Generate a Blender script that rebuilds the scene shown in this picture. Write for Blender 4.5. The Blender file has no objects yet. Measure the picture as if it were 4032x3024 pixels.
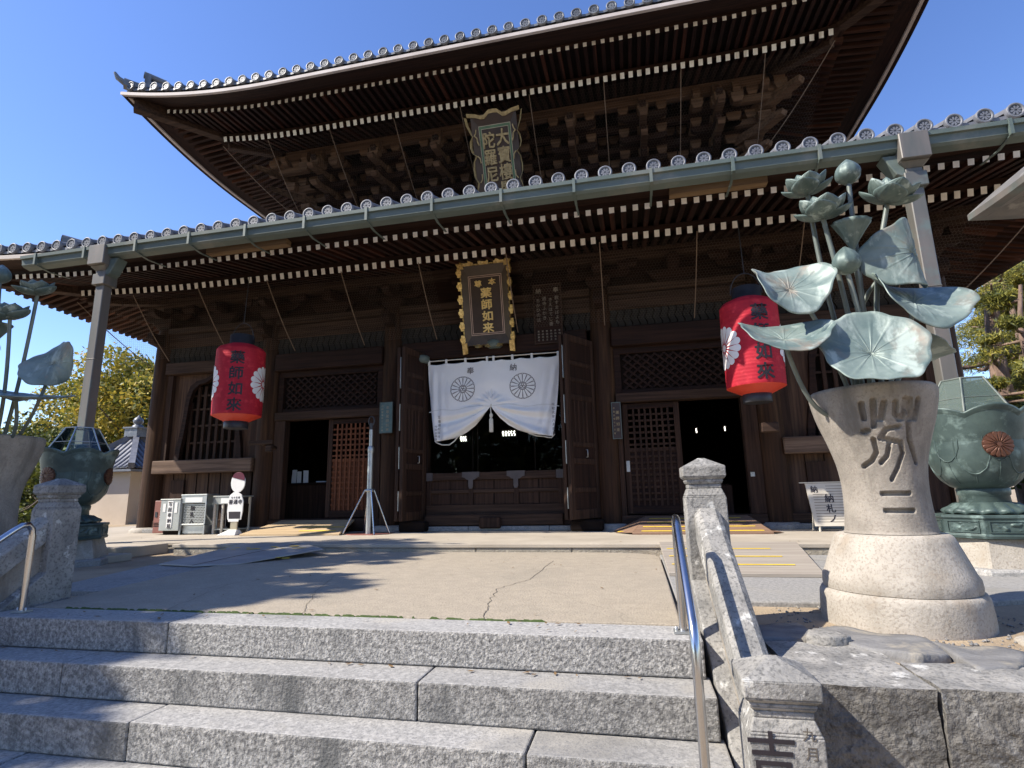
import bpy, math, random
import numpy as np
from mathutils import Vector, Matrix, noise as mnoise
R = math.radians
random.seed(7)
scene = bpy.context.scene
COL = scene.collection

# ------------------------------------------------------------------ camera
cam_data = bpy.data.cameras.new('camera')
cam = bpy.data.objects.new('camera', cam_data)
COL.objects.link(cam)
def _cam_axes(pitch, yaw, roll):
    cy, sy, cp, sp = math.cos(yaw), math.sin(yaw), math.cos(pitch), math.sin(pitch)
    f = Vector((sy * cp, cy * cp, sp)); r = Vector((cy, -sy, 0)); u = r.cross(f)
    cr, sr = math.cos(roll), math.sin(roll)
    return cr * r + sr * u, -sr * r + cr * u, f
_r, _u, _f = _cam_axes(R(11.32), R(-12.24), R(-1.157))
cam.matrix_world = Matrix(((_r.x, _u.x, -_f.x, 0), (_r.y, _u.y, -_f.y, 0), (_r.z, _u.z, -_f.z, 0), (0, 0, 0, 1)))
cam_data.sensor_width = 36.0
cam_data.lens = 2176.0 / 4032 * 36
cam_data.clip_start = 0.05
cam_data.clip_end = 2000
scene.camera = cam

# ------------------------------------------------------------------ sky and sun
SUN = Vector((0.917, 0.4545, -1.0)).normalized()          # the way the light travels
world = bpy.data.worlds.new('World'); scene.world = world; world.use_nodes = True
wn = world.node_tree.nodes; wl = world.node_tree.links
bg = wn['Background']; sky = wn.new('ShaderNodeTexSky')
sky.sky_type = 'NISHITA'; sky.sun_disc = False
sky.sun_elevation = math.asin(-SUN.z); sky.sun_rotation = math.atan2(-SUN.x, -SUN.y)
sky.air_density = 1.0; sky.dust_density = 0.2; sky.ozone_density = 3.0; sky.altitude = 100
hs = wn.new('ShaderNodeHueSaturation'); hs.inputs['Saturation'].default_value = 1.14; hs.inputs['Hue'].default_value = .513
wl.new(sky.outputs[0], hs.inputs['Color']); wl.new(hs.outputs[0], bg.inputs[0]); bg.inputs[1].default_value = 0.15
sun_data = bpy.data.lights.new('sun', 'SUN'); sun_data.energy = 5.0; sun_data.angle = R(0.53)
sun_data.color = (1.0, 0.93, 0.82)
sun = bpy.data.objects.new('sun', sun_data); COL.objects.link(sun)
sun.rotation_euler = SUN.to_track_quat('-Z', 'Y').to_euler(); sun.location = (-20, -10, 25)
scene.view_settings.view_transform = 'Standard'; scene.view_settings.look = 'None'
scene.view_settings.exposure = 0.80; scene.view_settings.gamma = 1.0
scene.render.engine = 'CYCLES'
scene.cycles.max_bounces = 7; scene.cycles.diffuse_bounces = 4; scene.cycles.transparent_max_bounces = 12

# ------------------------------------------------------------------ materials
def mat(name, c1, c2=None, scale=4.0, stretch=(1, 1, 1), rough=0.75, metal=0.0, bump=0.0, bscale=40.0, bstretch=None,
        speck=None, speck_scale=150.0, speck_amt=0.5, spots=None, spot_scale=3.0, spot_lo=0.55, spot_hi=0.65, detail=6.0, trans=0.0,
        dist=0.01, rough2=None, streak=None, spec=0.5, objrand=0.0):
    m = bpy.data.materials.new(name); m.use_nodes = True
    nt = m.node_tree; N = nt.nodes; L = nt.links
    P = N['Principled BSDF']; P.inputs['Roughness'].default_value = rough; P.inputs['Metallic'].default_value = metal; P.inputs['Specular IOR Level'].default_value = spec
    tc = N.new('ShaderNodeTexCoord')
    def noise_tex(sc, st, det=6.0):
        mp = N.new('ShaderNodeMapping'); mp.inputs['Scale'].default_value = st
        L.new(tc.outputs['Object'], mp.inputs[0])
        n = N.new('ShaderNodeTexNoise'); n.inputs['Scale'].default_value = sc; n.inputs['Detail'].default_value = det
        n.inputs['Roughness'].default_value = 0.6
        L.new(mp.outputs[0], n.inputs[0]); return n.outputs[0]
    def ramp(src, lo, hi):
        r = N.new('ShaderNodeMapRange'); r.inputs[1].default_value = lo; r.inputs[2].default_value = hi
        L.new(src, r.inputs[0]); return r.outputs[0]
    def mix(f, a, b):
        x = N.new('ShaderNodeMix'); x.data_type = 'RGBA'
        L.new(f, x.inputs['Factor'])
        for s, v in (('A', a), ('B', b)):
            i = [k for k in x.inputs if k.name == s and k.type == 'RGBA'][0]
            if isinstance(v, tuple): i.default_value = (*v[:3], 1)
            else: L.new(v, i)
        return [k for k in x.outputs if k.type == 'RGBA'][0]
    c2 = c2 or tuple(x * 0.7 for x in c1)
    col = mix(ramp(noise_tex(scale, stretch, detail), 0.35, 0.65), c1, c2)
    if spots: col = mix(ramp(noise_tex(spot_scale, (1, 1, 1)), spot_lo, spot_hi), col, spots)
    if streak: col = mix(ramp(noise_tex(streak[1], streak[2]), streak[3], streak[4]), col, streak[0])
    if speck:
        f = ramp(noise_tex(speck_scale, (1, 1, 1), 2.0), 0.5, 0.68)
        ml = N.new('ShaderNodeMath'); ml.operation = 'MULTIPLY'; ml.inputs[1].default_value = speck_amt; L.new(f, ml.inputs[0])
        col = mix(ml.outputs[0], col, speck)
    if objrand:      # stones differ in tone from block to block
        oi = N.new('ShaderNodeObjectInfo'); mr = N.new('ShaderNodeMath'); mr.operation = 'MULTIPLY'; mr.inputs[1].default_value = objrand; L.new(oi.outputs['Random'], mr.inputs[0])
        col = mix(mr.outputs[0], col, tuple(x * .45 for x in c2))
    L.new(col, P.inputs['Base Color'])
    if rough2 is not None:
        r = N.new('ShaderNodeMapRange'); r.inputs[3].default_value = rough; r.inputs[4].default_value = rough2
        r.inputs[1].default_value = .35; r.inputs[2].default_value = .65
        L.new(noise_tex(scale * 2.3, stretch), r.inputs[0]); L.new(r.outputs[0], P.inputs['Roughness'])
    if bump:
        b = N.new('ShaderNodeBump'); b.inputs['Strength'].default_value = bump; b.inputs['Distance'].default_value = dist
        L.new(noise_tex(bscale, bstretch or stretch), b.inputs['Height']); L.new(b.outputs[0], P.inputs['Normal'])
    if trans:
        t = N.new('ShaderNodeBsdfTranslucent'); L.new(col, t.inputs[0])
        ms = N.new('ShaderNodeMixShader'); ms.inputs[0].default_value = trans
        L.new(P.outputs[0], ms.inputs[1]); L.new(t.outputs[0], ms.inputs[2]); L.new(ms.outputs[0], N['Material Output'].inputs[0])
    return m
def wood(name, a, b, axis, **k):
    st = {'x': (0.6, 14, 14), 'y': (14, 0.6, 14), 'z': (14, 14, 0.6)}[axis]
    k = {**dict(rough=0.75, spec=.22, bump=0.5, bscale=3.0, dist=0.006, scale=1.6), **k}
    return mat(name, a, b, stretch=st, bstretch=st, **k)
WD1, WD2 = (0.032, 0.0135, 0.008), (0.011, 0.005, 0.0034)
M = {
 'wx': wood('old_wood_along', WD1, WD2, 'x'), 'wy': wood('old_wood_deep', WD1, WD2, 'y'), 'wz': wood('old_wood_upright', WD1, WD2, 'z'),
 'wr': wood('rafter_wood', (0.0245, 0.0079, 0.0050), (0.0094, 0.0040, 0.0029), 'y', streak=((0.055, 0.018, 0.010), 1.0, (5.0, .12, .12), .53, .62)),
 'wrx': wood('rafter_wood_side', (0.0384, 0.0144, 0.0080), (0.0144, 0.0064, 0.0040), 'x', streak=((0.09, 0.033, 0.017), 1.0, (.12, 5.0, .12), .53, .62)),
 'wgrey': wood('weathered_beam', (0.0651, 0.0372, 0.0242), (0.0223, 0.0118, 0.0077), 'x'),
 'wcol': wood('column_wood', (0.0533, 0.0245, 0.0115), (0.0202, 0.0097, 0.0050), 'z', streak=((.095, .05, .023), 1.2, (4, 4, .25), .56, .7)),
 'wbeam': wood('worn_waist_beam', (0.1785, 0.1190, 0.0850), (0.0723, 0.0442, 0.0306), 'x'),
 'wboard': wood('worn_lower_board', (0.1120, 0.0640, 0.0400), (0.0440, 0.0240, 0.0160), 'z'),
 'wgreyz': wood('weathered_upright', (0.0541, 0.0277, 0.0172), (0.0185, 0.0092, 0.0059), 'z'),
 'wbr': wood('bracket_wood', (0.1485, 0.0864, 0.0513), (0.0585, 0.0315, 0.0180), 'x', scale=1.2),
 'wred': wood('red_brown_lattice', (0.175, 0.062, 0.027), (0.085, 0.03, 0.014), 'z'),
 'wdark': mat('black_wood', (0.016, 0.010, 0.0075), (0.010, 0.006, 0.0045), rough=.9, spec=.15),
 'wpale': wood('lit_patch_board', (0.2160, 0.1440, 0.0780), (0.1440, 0.0900, 0.0480), 'x'),  # light wood tone that paints the lit patches below the eave
 'ramp_pale': wood('pale_plank', (0.50, 0.375, 0.225), (0.36, 0.26, 0.155), 'x'),
 'ramp_dark': wood('brown_plank', (0.27, 0.17, 0.115), (0.17, 0.105, 0.07), 'x'),
 'ramp_grey': wood('grey_plank', (0.36, 0.32, 0.27), (0.26, 0.225, 0.19), 'x'),
 'wave': mat('grey_wave_slats', (0.033, 0.030, 0.027), (0.02, 0.018, 0.016), rough=.85, spec=.2),
 'white': mat('white_paint', (0.80, 0.78, 0.72), (0.68, 0.64, 0.57), scale=6, rough=.6, streak=((.52, .47, .40), 1.0, (5, .3, .3), .56, .68)),
 'edge': mat('pale_eave_edge', (0.52, 0.46, 0.42), (0.42, 0.36, 0.325), scale=2, rough=.7),
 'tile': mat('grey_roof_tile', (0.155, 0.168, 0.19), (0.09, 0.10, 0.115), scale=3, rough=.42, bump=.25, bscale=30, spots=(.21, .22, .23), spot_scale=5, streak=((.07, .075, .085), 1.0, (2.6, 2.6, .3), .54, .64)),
 'tile_lo': mat('paler_roof_tile', (0.185, 0.19, 0.212), (0.115, 0.12, 0.137), scale=5, rough=.5, bump=.25, bscale=30),  # paler grey tile for the lower roof and the hut
 'tilef': mat('tile_face', (0.10, 0.105, 0.118), (0.055, 0.058, 0.066), scale=20, rough=.6),
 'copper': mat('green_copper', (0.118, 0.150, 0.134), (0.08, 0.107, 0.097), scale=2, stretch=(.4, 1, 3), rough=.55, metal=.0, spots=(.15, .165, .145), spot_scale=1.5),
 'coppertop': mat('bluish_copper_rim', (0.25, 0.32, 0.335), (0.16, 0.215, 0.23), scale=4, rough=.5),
 'copperbr': mat('brown_copper', (0.165, 0.145, 0.128), (0.105, 0.108, 0.098), scale=1.5, stretch=(3, 3, .5), rough=.45, metal=.15, spots=(.135, .165, .15), spot_scale=2.2),
 'gold': mat('gilt', (0.86, 0.64, 0.27), (0.42, 0.26, 0.075), scale=22, rough=.38, metal=.75, bump=.3, bscale=30),
 'goldold': mat('worn_gilt', (0.4420, 0.3380, 0.1625), (0.2600, 0.1885, 0.0845), scale=14, rough=.55, metal=.2, bump=.3, bscale=40),
 'goldtxt': mat('gilt_letters', (0.86, 0.66, 0.28), (0.66, 0.46, 0.16), scale=12, rough=.5, metal=.2),
 'lacq': mat('dark_lacquer', (0.045, 0.024, 0.017), (0.03, 0.017, 0.012), rough=.45),
 'lacq2': mat('grey_brown_lacquer', (0.085, 0.060, 0.038), (0.05, 0.036, 0.024), scale=3, rough=.5),
 'greenp': mat('green_paint', (0.09, 0.17, 0.08), (0.06, 0.115, 0.058), rough=.6),
 'cream': mat('cream_paint', (0.40, 0.36, 0.25), (0.32, 0.27, 0.19), rough=.6),
 'line': mat('pink_brown_line', (0.50, 0.36, 0.29), (0.4, 0.28, 0.22), rough=.5),
 'faint': mat('faded_white_ink', (0.30, 0.26, 0.21), (0.2, 0.17, 0.14), rough=.8),
 'red': mat('red_lantern_paper', (0.60, 0.026, 0.050), (0.47, 0.019, 0.038), scale=5, stretch=(1, 1, .6), rough=.68, spec=.3, trans=.25, spots=(.74, .055, .075), spot_scale=7, spot_lo=.52, spot_hi=.7),
 'redbounce': mat('bounce_lit_red_paper', (0.86, 0.10, 0.055), (0.78, 0.08, 0.045), scale=5, rough=.45, trans=.3),  # lantern foot: light bounced off the ground painted as brighter orange
 'black': mat('black_metal', (0.035, 0.037, 0.045), (0.02, 0.02, 0.025), rough=.5),
 'ink': mat('black_ink', (0.022, 0.016, 0.022), (0.016, 0.012, 0.016), rough=.6),
 'inkg': mat('grey_ink', (0.22, 0.195, 0.185), (0.17, 0.15, 0.145), rough=.8),
 'petal': mat('white_petal_print', (0.82, 0.78, 0.77), (0.74, 0.70, 0.69), rough=.6),
 'cloth': mat('white_cotton', (0.90, 0.89, 0.87), (0.86, 0.85, 0.83), scale=2, rough=.9, trans=.04, bump=.15, bscale=300),
 'rope': mat('pale_rope', (0.72, 0.69, 0.60), (0.6, 0.56, 0.47), scale=40, rough=.9),
 'netrope': mat('brown_cord', (0.1950, 0.1398, 0.1008), (0.1430, 0.0975, 0.0683), scale=20, rough=.9),
 'wire': mat('net_wire', (0.12, 0.09, 0.068), (0.09, 0.068, 0.05), scale=2, rough=.8),
 'sign': mat('verdigris_board', (0.12, 0.20, 0.195), (0.08, 0.14, 0.14), scale=8, rough=.6),
 'steel': mat('brushed_steel', (0.56, 0.56, 0.57), (0.48, 0.48, 0.50), stretch=(1, 1, .1), scale=20, rough=.22, metal=1.0),
 'steelm': mat('dull_steel', (0.50, 0.51, 0.50), (0.40, 0.41, 0.40), scale=5, rough=.42, metal=.8),
 'steelbox': mat('grey_steel_sheet', (0.42, 0.43, 0.41), (0.35, 0.36, 0.34), scale=3, rough=.4, metal=.35),
 'paper': mat('white_paper', (0.78, 0.77, 0.74), (0.7, 0.69, 0.66), rough=.8),
 'paperg': mat('beige_notice', (0.60, 0.55, 0.46), (0.52, 0.47, 0.39), rough=.8),
 'redbox': mat('red_brown_steel', (0.26, 0.10, 0.075), (0.2, 0.075, 0.055), rough=.5),
 'maroon': mat('maroon_paint', (0.10, 0.006, 0.026), (0.08, 0.005, 0.02), rough=.5),
 'yellow': mat('yellow_tape', (0.78, 0.55, 0.05), (0.62, 0.42, 0.05), scale=8, rough=.6),
 'granite': mat('grey_granite', (0.43, 0.415, 0.39), (0.265, 0.258, 0.245), objrand=.34, scale=34, detail=3.0, rough=.8, bump=.4, bscale=80, dist=.01, speck=(.13, .13, .135), speck_scale=70, speck_amt=.6, spots=(.40, .375, .33), spot_scale=1.4, streak=((.19, .183, .17), 1.3, (1, 1.6, 1), .56, .74)),
 'granrough': mat('chiselled_granite', (0.50, 0.48, 0.445), (0.185, 0.178, 0.168), objrand=.36, scale=38, detail=3.0, rough=.9, bump=.9, bscale=62, dist=.018, speck=(.075, .075, .075), speck_scale=75, speck_amt=.7, streak=((.13, .13, .125), 1.5, (2.2, 2.2, .35), .54, .66)),
 'granwall': mat('shade_toned_hewn_wall', (0.25, 0.235, 0.21), (0.125, 0.116, 0.104), objrand=.42, scale=8, rough=.95, bump=1.0, bscale=18, dist=.05, speck=(.05, .048, .045), speck_scale=45, speck_amt=.7, spots=(.33, .32, .30), spot_scale=7, spot_lo=.6, spot_hi=.7),  # hewn faces darkened: small shadows of the rough stone put into the colour
 'granold': mat('lichen_granite', (0.33, 0.315, 0.29), (0.17, 0.165, 0.155), scale=5, rough=.9, bump=.7, bscale=45, dist=.012, speck=(.06, .06, .058), speck_scale=55, speck_amt=.65, spots=(.47, .46, .43), spot_scale=9, spot_lo=.6, spot_hi=.66),
 'granpink': mat('pinkish_granite', (0.325, 0.29, 0.245), (0.225, 0.20, 0.168), scale=7, rough=.85, bump=.5, bscale=60, dist=.008, speck=(.17, .135, .11), speck_scale=75, speck_amt=.5, streak=((.16, .143, .12), 2.0, (3.2, 3.2, .35), .54, .68)),
 'granpale': mat('pale_granite', (0.42, 0.38, 0.325), (0.32, 0.287, 0.24), scale=5, rough=.85, bump=.45, bscale=60, dist=.008, speck=(.20, .165, .13), speck_scale=70, speck_amt=.6, spots=(.29, .225, .16), spot_scale=2.6, spot_lo=.56, spot_hi=.72, streak=((.25, .22, .18), 1.6, (2.6, 2.6, .5), .57, .70)),
 'carve': mat('carved_groove', (0.15, 0.125, 0.10), (0.10, 0.085, 0.07), rough=.9),
 'platform': mat('platform_stone', (0.43, 0.375, 0.30), (0.335, 0.29, 0.23), scale=1.6, rough=.85, bump=.25, bscale=50, speck=(.3, .26, .21), speck_scale=90, speck_amt=.4),
 'platface': mat('platform_face', (0.40, 0.355, 0.28), (0.29, 0.255, 0.20), scale=6, rough=.9, bump=.8, bscale=28, dist=.02, speck=(.16, .14, .11), speck_scale=60),
 'earth': mat('sandy_earth', (0.40, 0.31, 0.205), (0.29, 0.22, 0.145), scale=2.2, rough=.95, bump=.6, bscale=60, dist=.02, speck=(.20, .16, .11), speck_scale=60, speck_amt=.6),
 'slate': mat('dark_flagstone', (0.225, 0.22, 0.215), (0.15, 0.147, 0.145), objrand=.42, scale=4, stretch=(1, 2.5, 1), rough=.8, bump=.7, bscale=14, dist=.02, spots=(.3, .27, .22), spot_scale=5),
 'bronze': mat('green_bronze', (0.0765, 0.1122, 0.1037), (0.0425, 0.0663, 0.0629), scale=5, rough=.5, metal=.25, bump=.3, bscale=60, dist=.004, spots=(.19, .26, .24), spot_scale=6, spot_lo=.54, spot_hi=.7),
 'bronzel': mat('leaf_verdigris', (0.205, 0.255, 0.232), (0.105, 0.152, 0.144), scale=5, rough=.5, metal=.12, streak=((.33, .39, .355), 2.4, (3, 3, 1.2), .53, .64), bump=.3, bscale=25, dist=.004, spots=(.235, .19, .15), spot_scale=3.2, spot_lo=.55, spot_hi=.7),
 'bronzest': mat('stem_bronze', (0.1827, 0.1997, 0.1742), (0.0892, 0.1148, 0.1062), scale=4, rough=.5, metal=.2),
 'bronzefl': mat('flower_bronze', (0.1320, 0.1760, 0.1600), (0.0720, 0.1080, 0.1000), scale=12, rough=.52, metal=.2, spots=(.30, .36, .33), spot_scale=14, spot_lo=.56, spot_hi=.66),
 'coppercrest': mat('copper_crest', (0.1375, 0.0578, 0.0330), (0.0853, 0.0358, 0.0220), scale=8, rough=.45, metal=.35),
 'plaster': mat('cream_plaster', (0.56, 0.47, 0.38), (0.5, 0.415, 0.33), scale=1, rough=.9),
 'bark': mat('pine_bark', (0.25, 0.17, 0.13), (0.12, 0.08, 0.062), scale=5, stretch=(1, 1, .35), rough=.95, bump=1, bscale=12, dist=.04),
 'barkg': mat('grey_bark', (0.2, 0.165, 0.13), (0.1, 0.08, 0.065), scale=6, stretch=(1, 1, .3), rough=.95),
 'crack': mat('path_crack', (.13, .11, .085), (.10, .085, .065), rough=1),
 'litter': mat('dry_leaf_litter', (.22, .13, .05), (.10, .06, .03), scale=30, rough=.9),
 'moss': mat('moss', (0.07, 0.10, 0.025), (0.04, 0.065, 0.018), scale=30, rough=1),
 'leafy': mat('autumn_leaves', (0.50, 0.38, 0.055), (0.24, 0.235, 0.032), scale=.5, rough=.6, trans=.35, spots=(.52, .34, .06), spot_scale=1.3),
 'leafg': mat('green_leaves', (0.17, 0.185, 0.03), (0.085, 0.11, 0.02), scale=.7, rough=.6, trans=.3),
 'leafd': mat('dark_green_leaves', (0.055, 0.075, 0.022), (0.03, 0.045, 0.015), scale=.7, rough=.6, trans=.25),
 'needle': mat('pine_needles', (0.40, 0.34, 0.05), (0.18, 0.19, 0.035), scale=.8, rough=.6, trans=.3),
 'needled': mat('dark_pine_needles', (0.12, 0.135, 0.04), (0.06, 0.08, 0.028), scale=.8, rough=.6, trans=.25),
 'shelter': mat('grey_copper_roof', (0.17, 0.16, 0.15), (0.11, 0.105, 0.1), scale=3, rough=.5, spots=(.24, .23, .21), spot_scale=7),
 'plate': mat('worn_steel_plate', (0.38, 0.37, 0.35), (0.29, 0.28, 0.265), scale=3, rough=.55, metal=.1),
 'iron': mat('dark_iron_fitting', (0.085, 0.07, 0.066), (0.06, 0.05, 0.048), scale=6, rough=.55),
}
# concrete of the path: tan, blotchy, with a few wandering cracks
def path_material():
    m = mat('path_concrete', (0.365, 0.31, 0.235), (0.315, 0.268, 0.205), scale=9, rough=.9, bump=.6, bscale=70, dist=.012, speck=(.19, .165, .13), speck_scale=55, speck_amt=.55, streak=((.275, .24, .185), .7, (1, 1, 1), .50, .80))
    nt = m.node_tree; N = nt.nodes; L = nt.links; P = N['Principled BSDF']
    src = P.inputs['Base Color'].links[0].from_socket
    tc = N.new('ShaderNodeTexCoord'); nz = N.new('ShaderNodeTexNoise'); nz.inputs['Scale'].default_value = 2.5; nz.inputs['Detail'].default_value = 6
    L.new(tc.outputs['Object'], nz.inputs[0])
    add = N.new('ShaderNodeVectorMath'); add.operation = 'MULTIPLY_ADD'; add.inputs[1].default_value = (.45, .45, .45)
    L.new(nz.outputs[1], add.inputs[0]); L.new(tc.outputs['Object'], add.inputs[2])
    v = N.new('ShaderNodeTexVoronoi'); v.feature = 'DISTANCE_TO_EDGE'; v.inputs['Scale'].default_value = .24
    L.new(add.outputs[0], v.inputs[0])
    r = N.new('ShaderNodeMapRange'); r.inputs[1].default_value = .0006; r.inputs[2].default_value = .0026; r.inputs[3].default_value = .25; r.inputs[4].default_value = 0
    L.new(v.outputs[0], r.inputs[0])
    x = N.new('ShaderNodeMix'); x.data_type = 'RGBA'; L.new(r.outputs[0], x.inputs['Factor'])
    A = [k for k in x.inputs if k.name == 'A' and k.type == 'RGBA'][0]; B_ = [k for k in x.inputs if k.name == 'B' and k.type == 'RGBA'][0]
    L.new(src, A); B_.default_value = (.13, .11, .085, 1)
    L.new([k for k in x.outputs if k.type == 'RGBA'][0], P.inputs['Base Color'])
    return m
M['path'] = path_material()
def emit(name, c, s):
    m = bpy.data.materials.new(name); m.use_nodes = True; P = m.node_tree.nodes['Principled BSDF']
    P.inputs['Base Color'].default_value = (*c, 1); P.inputs['Emission Color'].default_value = (*c, 1); P.inputs['Emission Strength'].default_value = s
    return m
M['lamp'] = emit('lit_lamp', (1, .95, .85), 2.2)
def glass(name, tint=(.9, .97, .95), rough=0.02, mixv=.96):
    m = bpy.data.materials.new(name); m.use_nodes = True; nt = m.node_tree; N = nt.nodes; L = nt.links
    N.remove(N['Principled BSDF'])
    t = N.new('ShaderNodeBsdfTransparent'); t.inputs[0].default_value = (*tint, 1)
    g = N.new('ShaderNodeBsdfGlossy'); g.inputs['Roughness'].default_value = rough
    fr = N.new('ShaderNodeFresnel'); fr.inputs[0].default_value = 1.28
    mp = N.new('ShaderNodeMath'); mp.operation = 'ADD'; mp.inputs[1].default_value = 1 - mixv - .04; L.new(fr.outputs[0], mp.inputs[0])
    ms = N.new('ShaderNodeMixShader'); L.new(mp.outputs[0], ms.inputs[0]); L.new(t.outputs[0], ms.inputs[1]); L.new(g.outputs[0], ms.inputs[2])
    L.new(ms.outputs[0], N['Material Output'].inputs[0]); return m
M['glass'] = glass('window_glass'); M['hood'] = glass('hood_pane', (.86, .95, .91), .12, .88)
def mesh_screen():
    m = bpy.data.materials.new('wire_screen'); m.use_nodes = True; nt = m.node_tree; N = nt.nodes; L = nt.links; P = N['Principled BSDF']
    P.inputs['Base Color'].default_value = (.10, .14, .122, 1); P.inputs['Roughness'].default_value = .5
    t = N.new('ShaderNodeBsdfTransparent'); ms = N.new('ShaderNodeMixShader'); ms.inputs[0].default_value = .60
    L.new(t.outputs[0], ms.inputs[1]); L.new(P.outputs[0], ms.inputs[2]); L.new(ms.outputs[0], N['Material Output'].inputs[0]); return m
M['screen'] = mesh_screen()

# ------------------------------------------------------------------ builders
OFF = {}
class B:
    def __init__(s): s.v = []; s.f = []; s.m = []; s.sm = []
    def add(s, vs, fs, m=0, smooth=False):
        o = len(s.v); s.v += [tuple(v) for v in vs]
        for f in fs: s.f.append(tuple(i + o for i in f)); s.m.append(m); s.sm.append(smooth)
        return s
    def box(s, x0, x1, y0, y1, z0, z1, m=0):
        return s.add([(x0, y0, z0), (x1, y0, z0), (x1, y1, z0), (x0, y1, z0), (x0, y0, z1), (x1, y0, z1), (x1, y1, z1), (x0, y1, z1)],
                     [(0, 3, 2, 1), (4, 5, 6, 7), (0, 1, 5, 4), (1, 2, 6, 5), (2, 3, 7, 6), (3, 0, 4, 7)], m)
    def hexa(s, b4, t4, m=0):            # bottom ring and top ring of four points
        return s.add(list(b4) + list(t4), [(0, 3, 2, 1), (4, 5, 6, 7), (0, 1, 5, 4), (1, 2, 6, 5), (2, 3, 7, 6), (3, 0, 4, 7)], m)
    def beam(s, a, b, w, h, m=0, up=(0, 0, 1), endm=None):
        a = Vector(a); b = Vector(b); d = (b - a).normalized(); sd = d.cross(Vector(up)).normalized() * (w / 2); u = sd.cross(d).normalized() * (h / 2)
        vs = [a - sd - u, a + sd - u, a + sd + u, a - sd + u, b - sd - u, b + sd - u, b + sd + u, b - sd + u]
        s.add(vs, [(0, 1, 5, 4), (1, 2, 6, 5), (2, 3, 7, 6), (3, 0, 4, 7), (4, 5, 6, 7)], m)
        return s.add(vs[:4], [(3, 2, 1, 0)], m if endm is None else endm)
    def tube(s, pts, r, n=8, m=0, caps=True, smooth=True):
        pts = [Vector(p) for p in pts]; k = len(pts); rs = r if isinstance(r, (list, tuple)) else [r] * k
        vs = []; pu = None
        for i, p in enumerate(pts):
            d = (pts[min(i + 1, k - 1)] - pts[max(i - 1, 0)]).normalized()
            if pu is None: pu = d.orthogonal().normalized()
            else: pu = (pu - d * pu.dot(d)).normalized()
            w = d.cross(pu)
            for j in range(n):
                t = 2 * math.pi * j / n; vs.append(p + rs[i] * (math.cos(t) * pu + math.sin(t) * w))
        fs = [(i * n + j, i * n + (j + 1) % n, (i + 1) * n + (j + 1) % n, (i + 1) * n + j) for i in range(k - 1) for j in range(n)]
        s.add(vs, fs, m, smooth)
        if caps: s.add([vs[j] for j in range(n)], [tuple(range(n - 1, -1, -1))], m); s.add(vs[-n:], [tuple(range(n))], m)
        return s
    def lathe(s, prof, cx, cy, n=48, m=0, smooth=True, a0=0.0, cap=True):
        vs = [(cx + r * math.cos(a0 + 2 * math.pi * j / n), cy + r * math.sin(a0 + 2 * math.pi * j / n), z) for r, z in prof for j in range(n)]
        k = len(prof)
        s.add(vs, [(i * n + j, i * n + (j + 1) % n, (i + 1) * n + (j + 1) % n, (i + 1) * n + j) for i in range(k - 1) for j in range(n)], m, smooth)
        if cap:
            if prof[0][0] > 1e-4: s.add(vs[:n], [tuple(range(n - 1, -1, -1))], m)
            if prof[-1][0] > 1e-4: s.add(vs[-n:], [tuple(range(n))], m)
        return s
    def grid(s, pts, m=0, smooth=True, closed_u=False):   # pts[row][col]
        nr, nc = len(pts), len(pts[0]); vs = [p for row in pts for p in row]
        rng = nc if closed_u else nc - 1
        return s.add(vs, [(i * nc + j, i * nc + (j + 1) % nc, (i + 1) * nc + (j + 1) % nc, (i + 1) * nc + j) for i in range(nr - 1) for j in range(rng)], m, smooth)
    def prism(s, poly, f0, f1, m=0):     # 2-D polygon extruded between two maps to 3-D
        n = len(poly); vs = [f0(*p) for p in poly] + [f1(*p) for p in poly]
        return s.add(vs, [tuple(range(n - 1, -1, -1)), tuple(range(n, 2 * n))] + [(i, (i + 1) % n, n + (i + 1) % n, n + i) for i in range(n)], m)
    def obj(s, name, mats, parent=None, bevel=0, seg=1, solid=0, at=None):
        off = Vector(OFF.get(parent.name, (0, 0, 0))) if parent else Vector(at or (0, 0, 0))
        me = bpy.data.meshes.new(name)
        me.from_pydata([(v[0] - off.x, v[1] - off.y, v[2] - off.z) for v in s.v], [], s.f)
        mats = [mats] if isinstance(mats, str) else mats
        for k in mats: me.materials.append(M[k])
        me.polygons.foreach_set('material_index', s.m); me.polygons.foreach_set('use_smooth', s.sm); me.update()
        o = bpy.data.objects.new(name, me); COL.objects.link(o)
        if parent: o.parent = parent
        else: o.location = off
        OFF[o.name] = tuple(off)
        if solid:
            md = o.modifiers.new('thick', 'SOLIDIFY'); md.thickness = solid; md.offset = 0
        if bevel:
            md = o.modifiers.new('edge', 'BEVEL'); md.width = bevel; md.segments = seg; md.limit_method = 'ANGLE'; md.angle_limit = R(40)
        return o
def tag(o, label=None, cat=None, group=None, kind=None):
    for k, v in (('label', label), ('category', cat), ('group', group), ('kind', kind)):
        if v: o[k] = v
    return o
def thing(name, label, cat, loc, group=None):
    o = bpy.data.objects.new(name, None); COL.objects.link(o); o.location = loc; o.empty_display_size = .2
    OFF[o.name] = tuple(loc); return tag(o, label, cat, group)
def lerp(a, b, t): return a + (b - a) * t
def sstep(a, b, x): t = min(1, max(0, (x - a) / (b - a))); return t * t * (3 - 2 * t)

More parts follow.
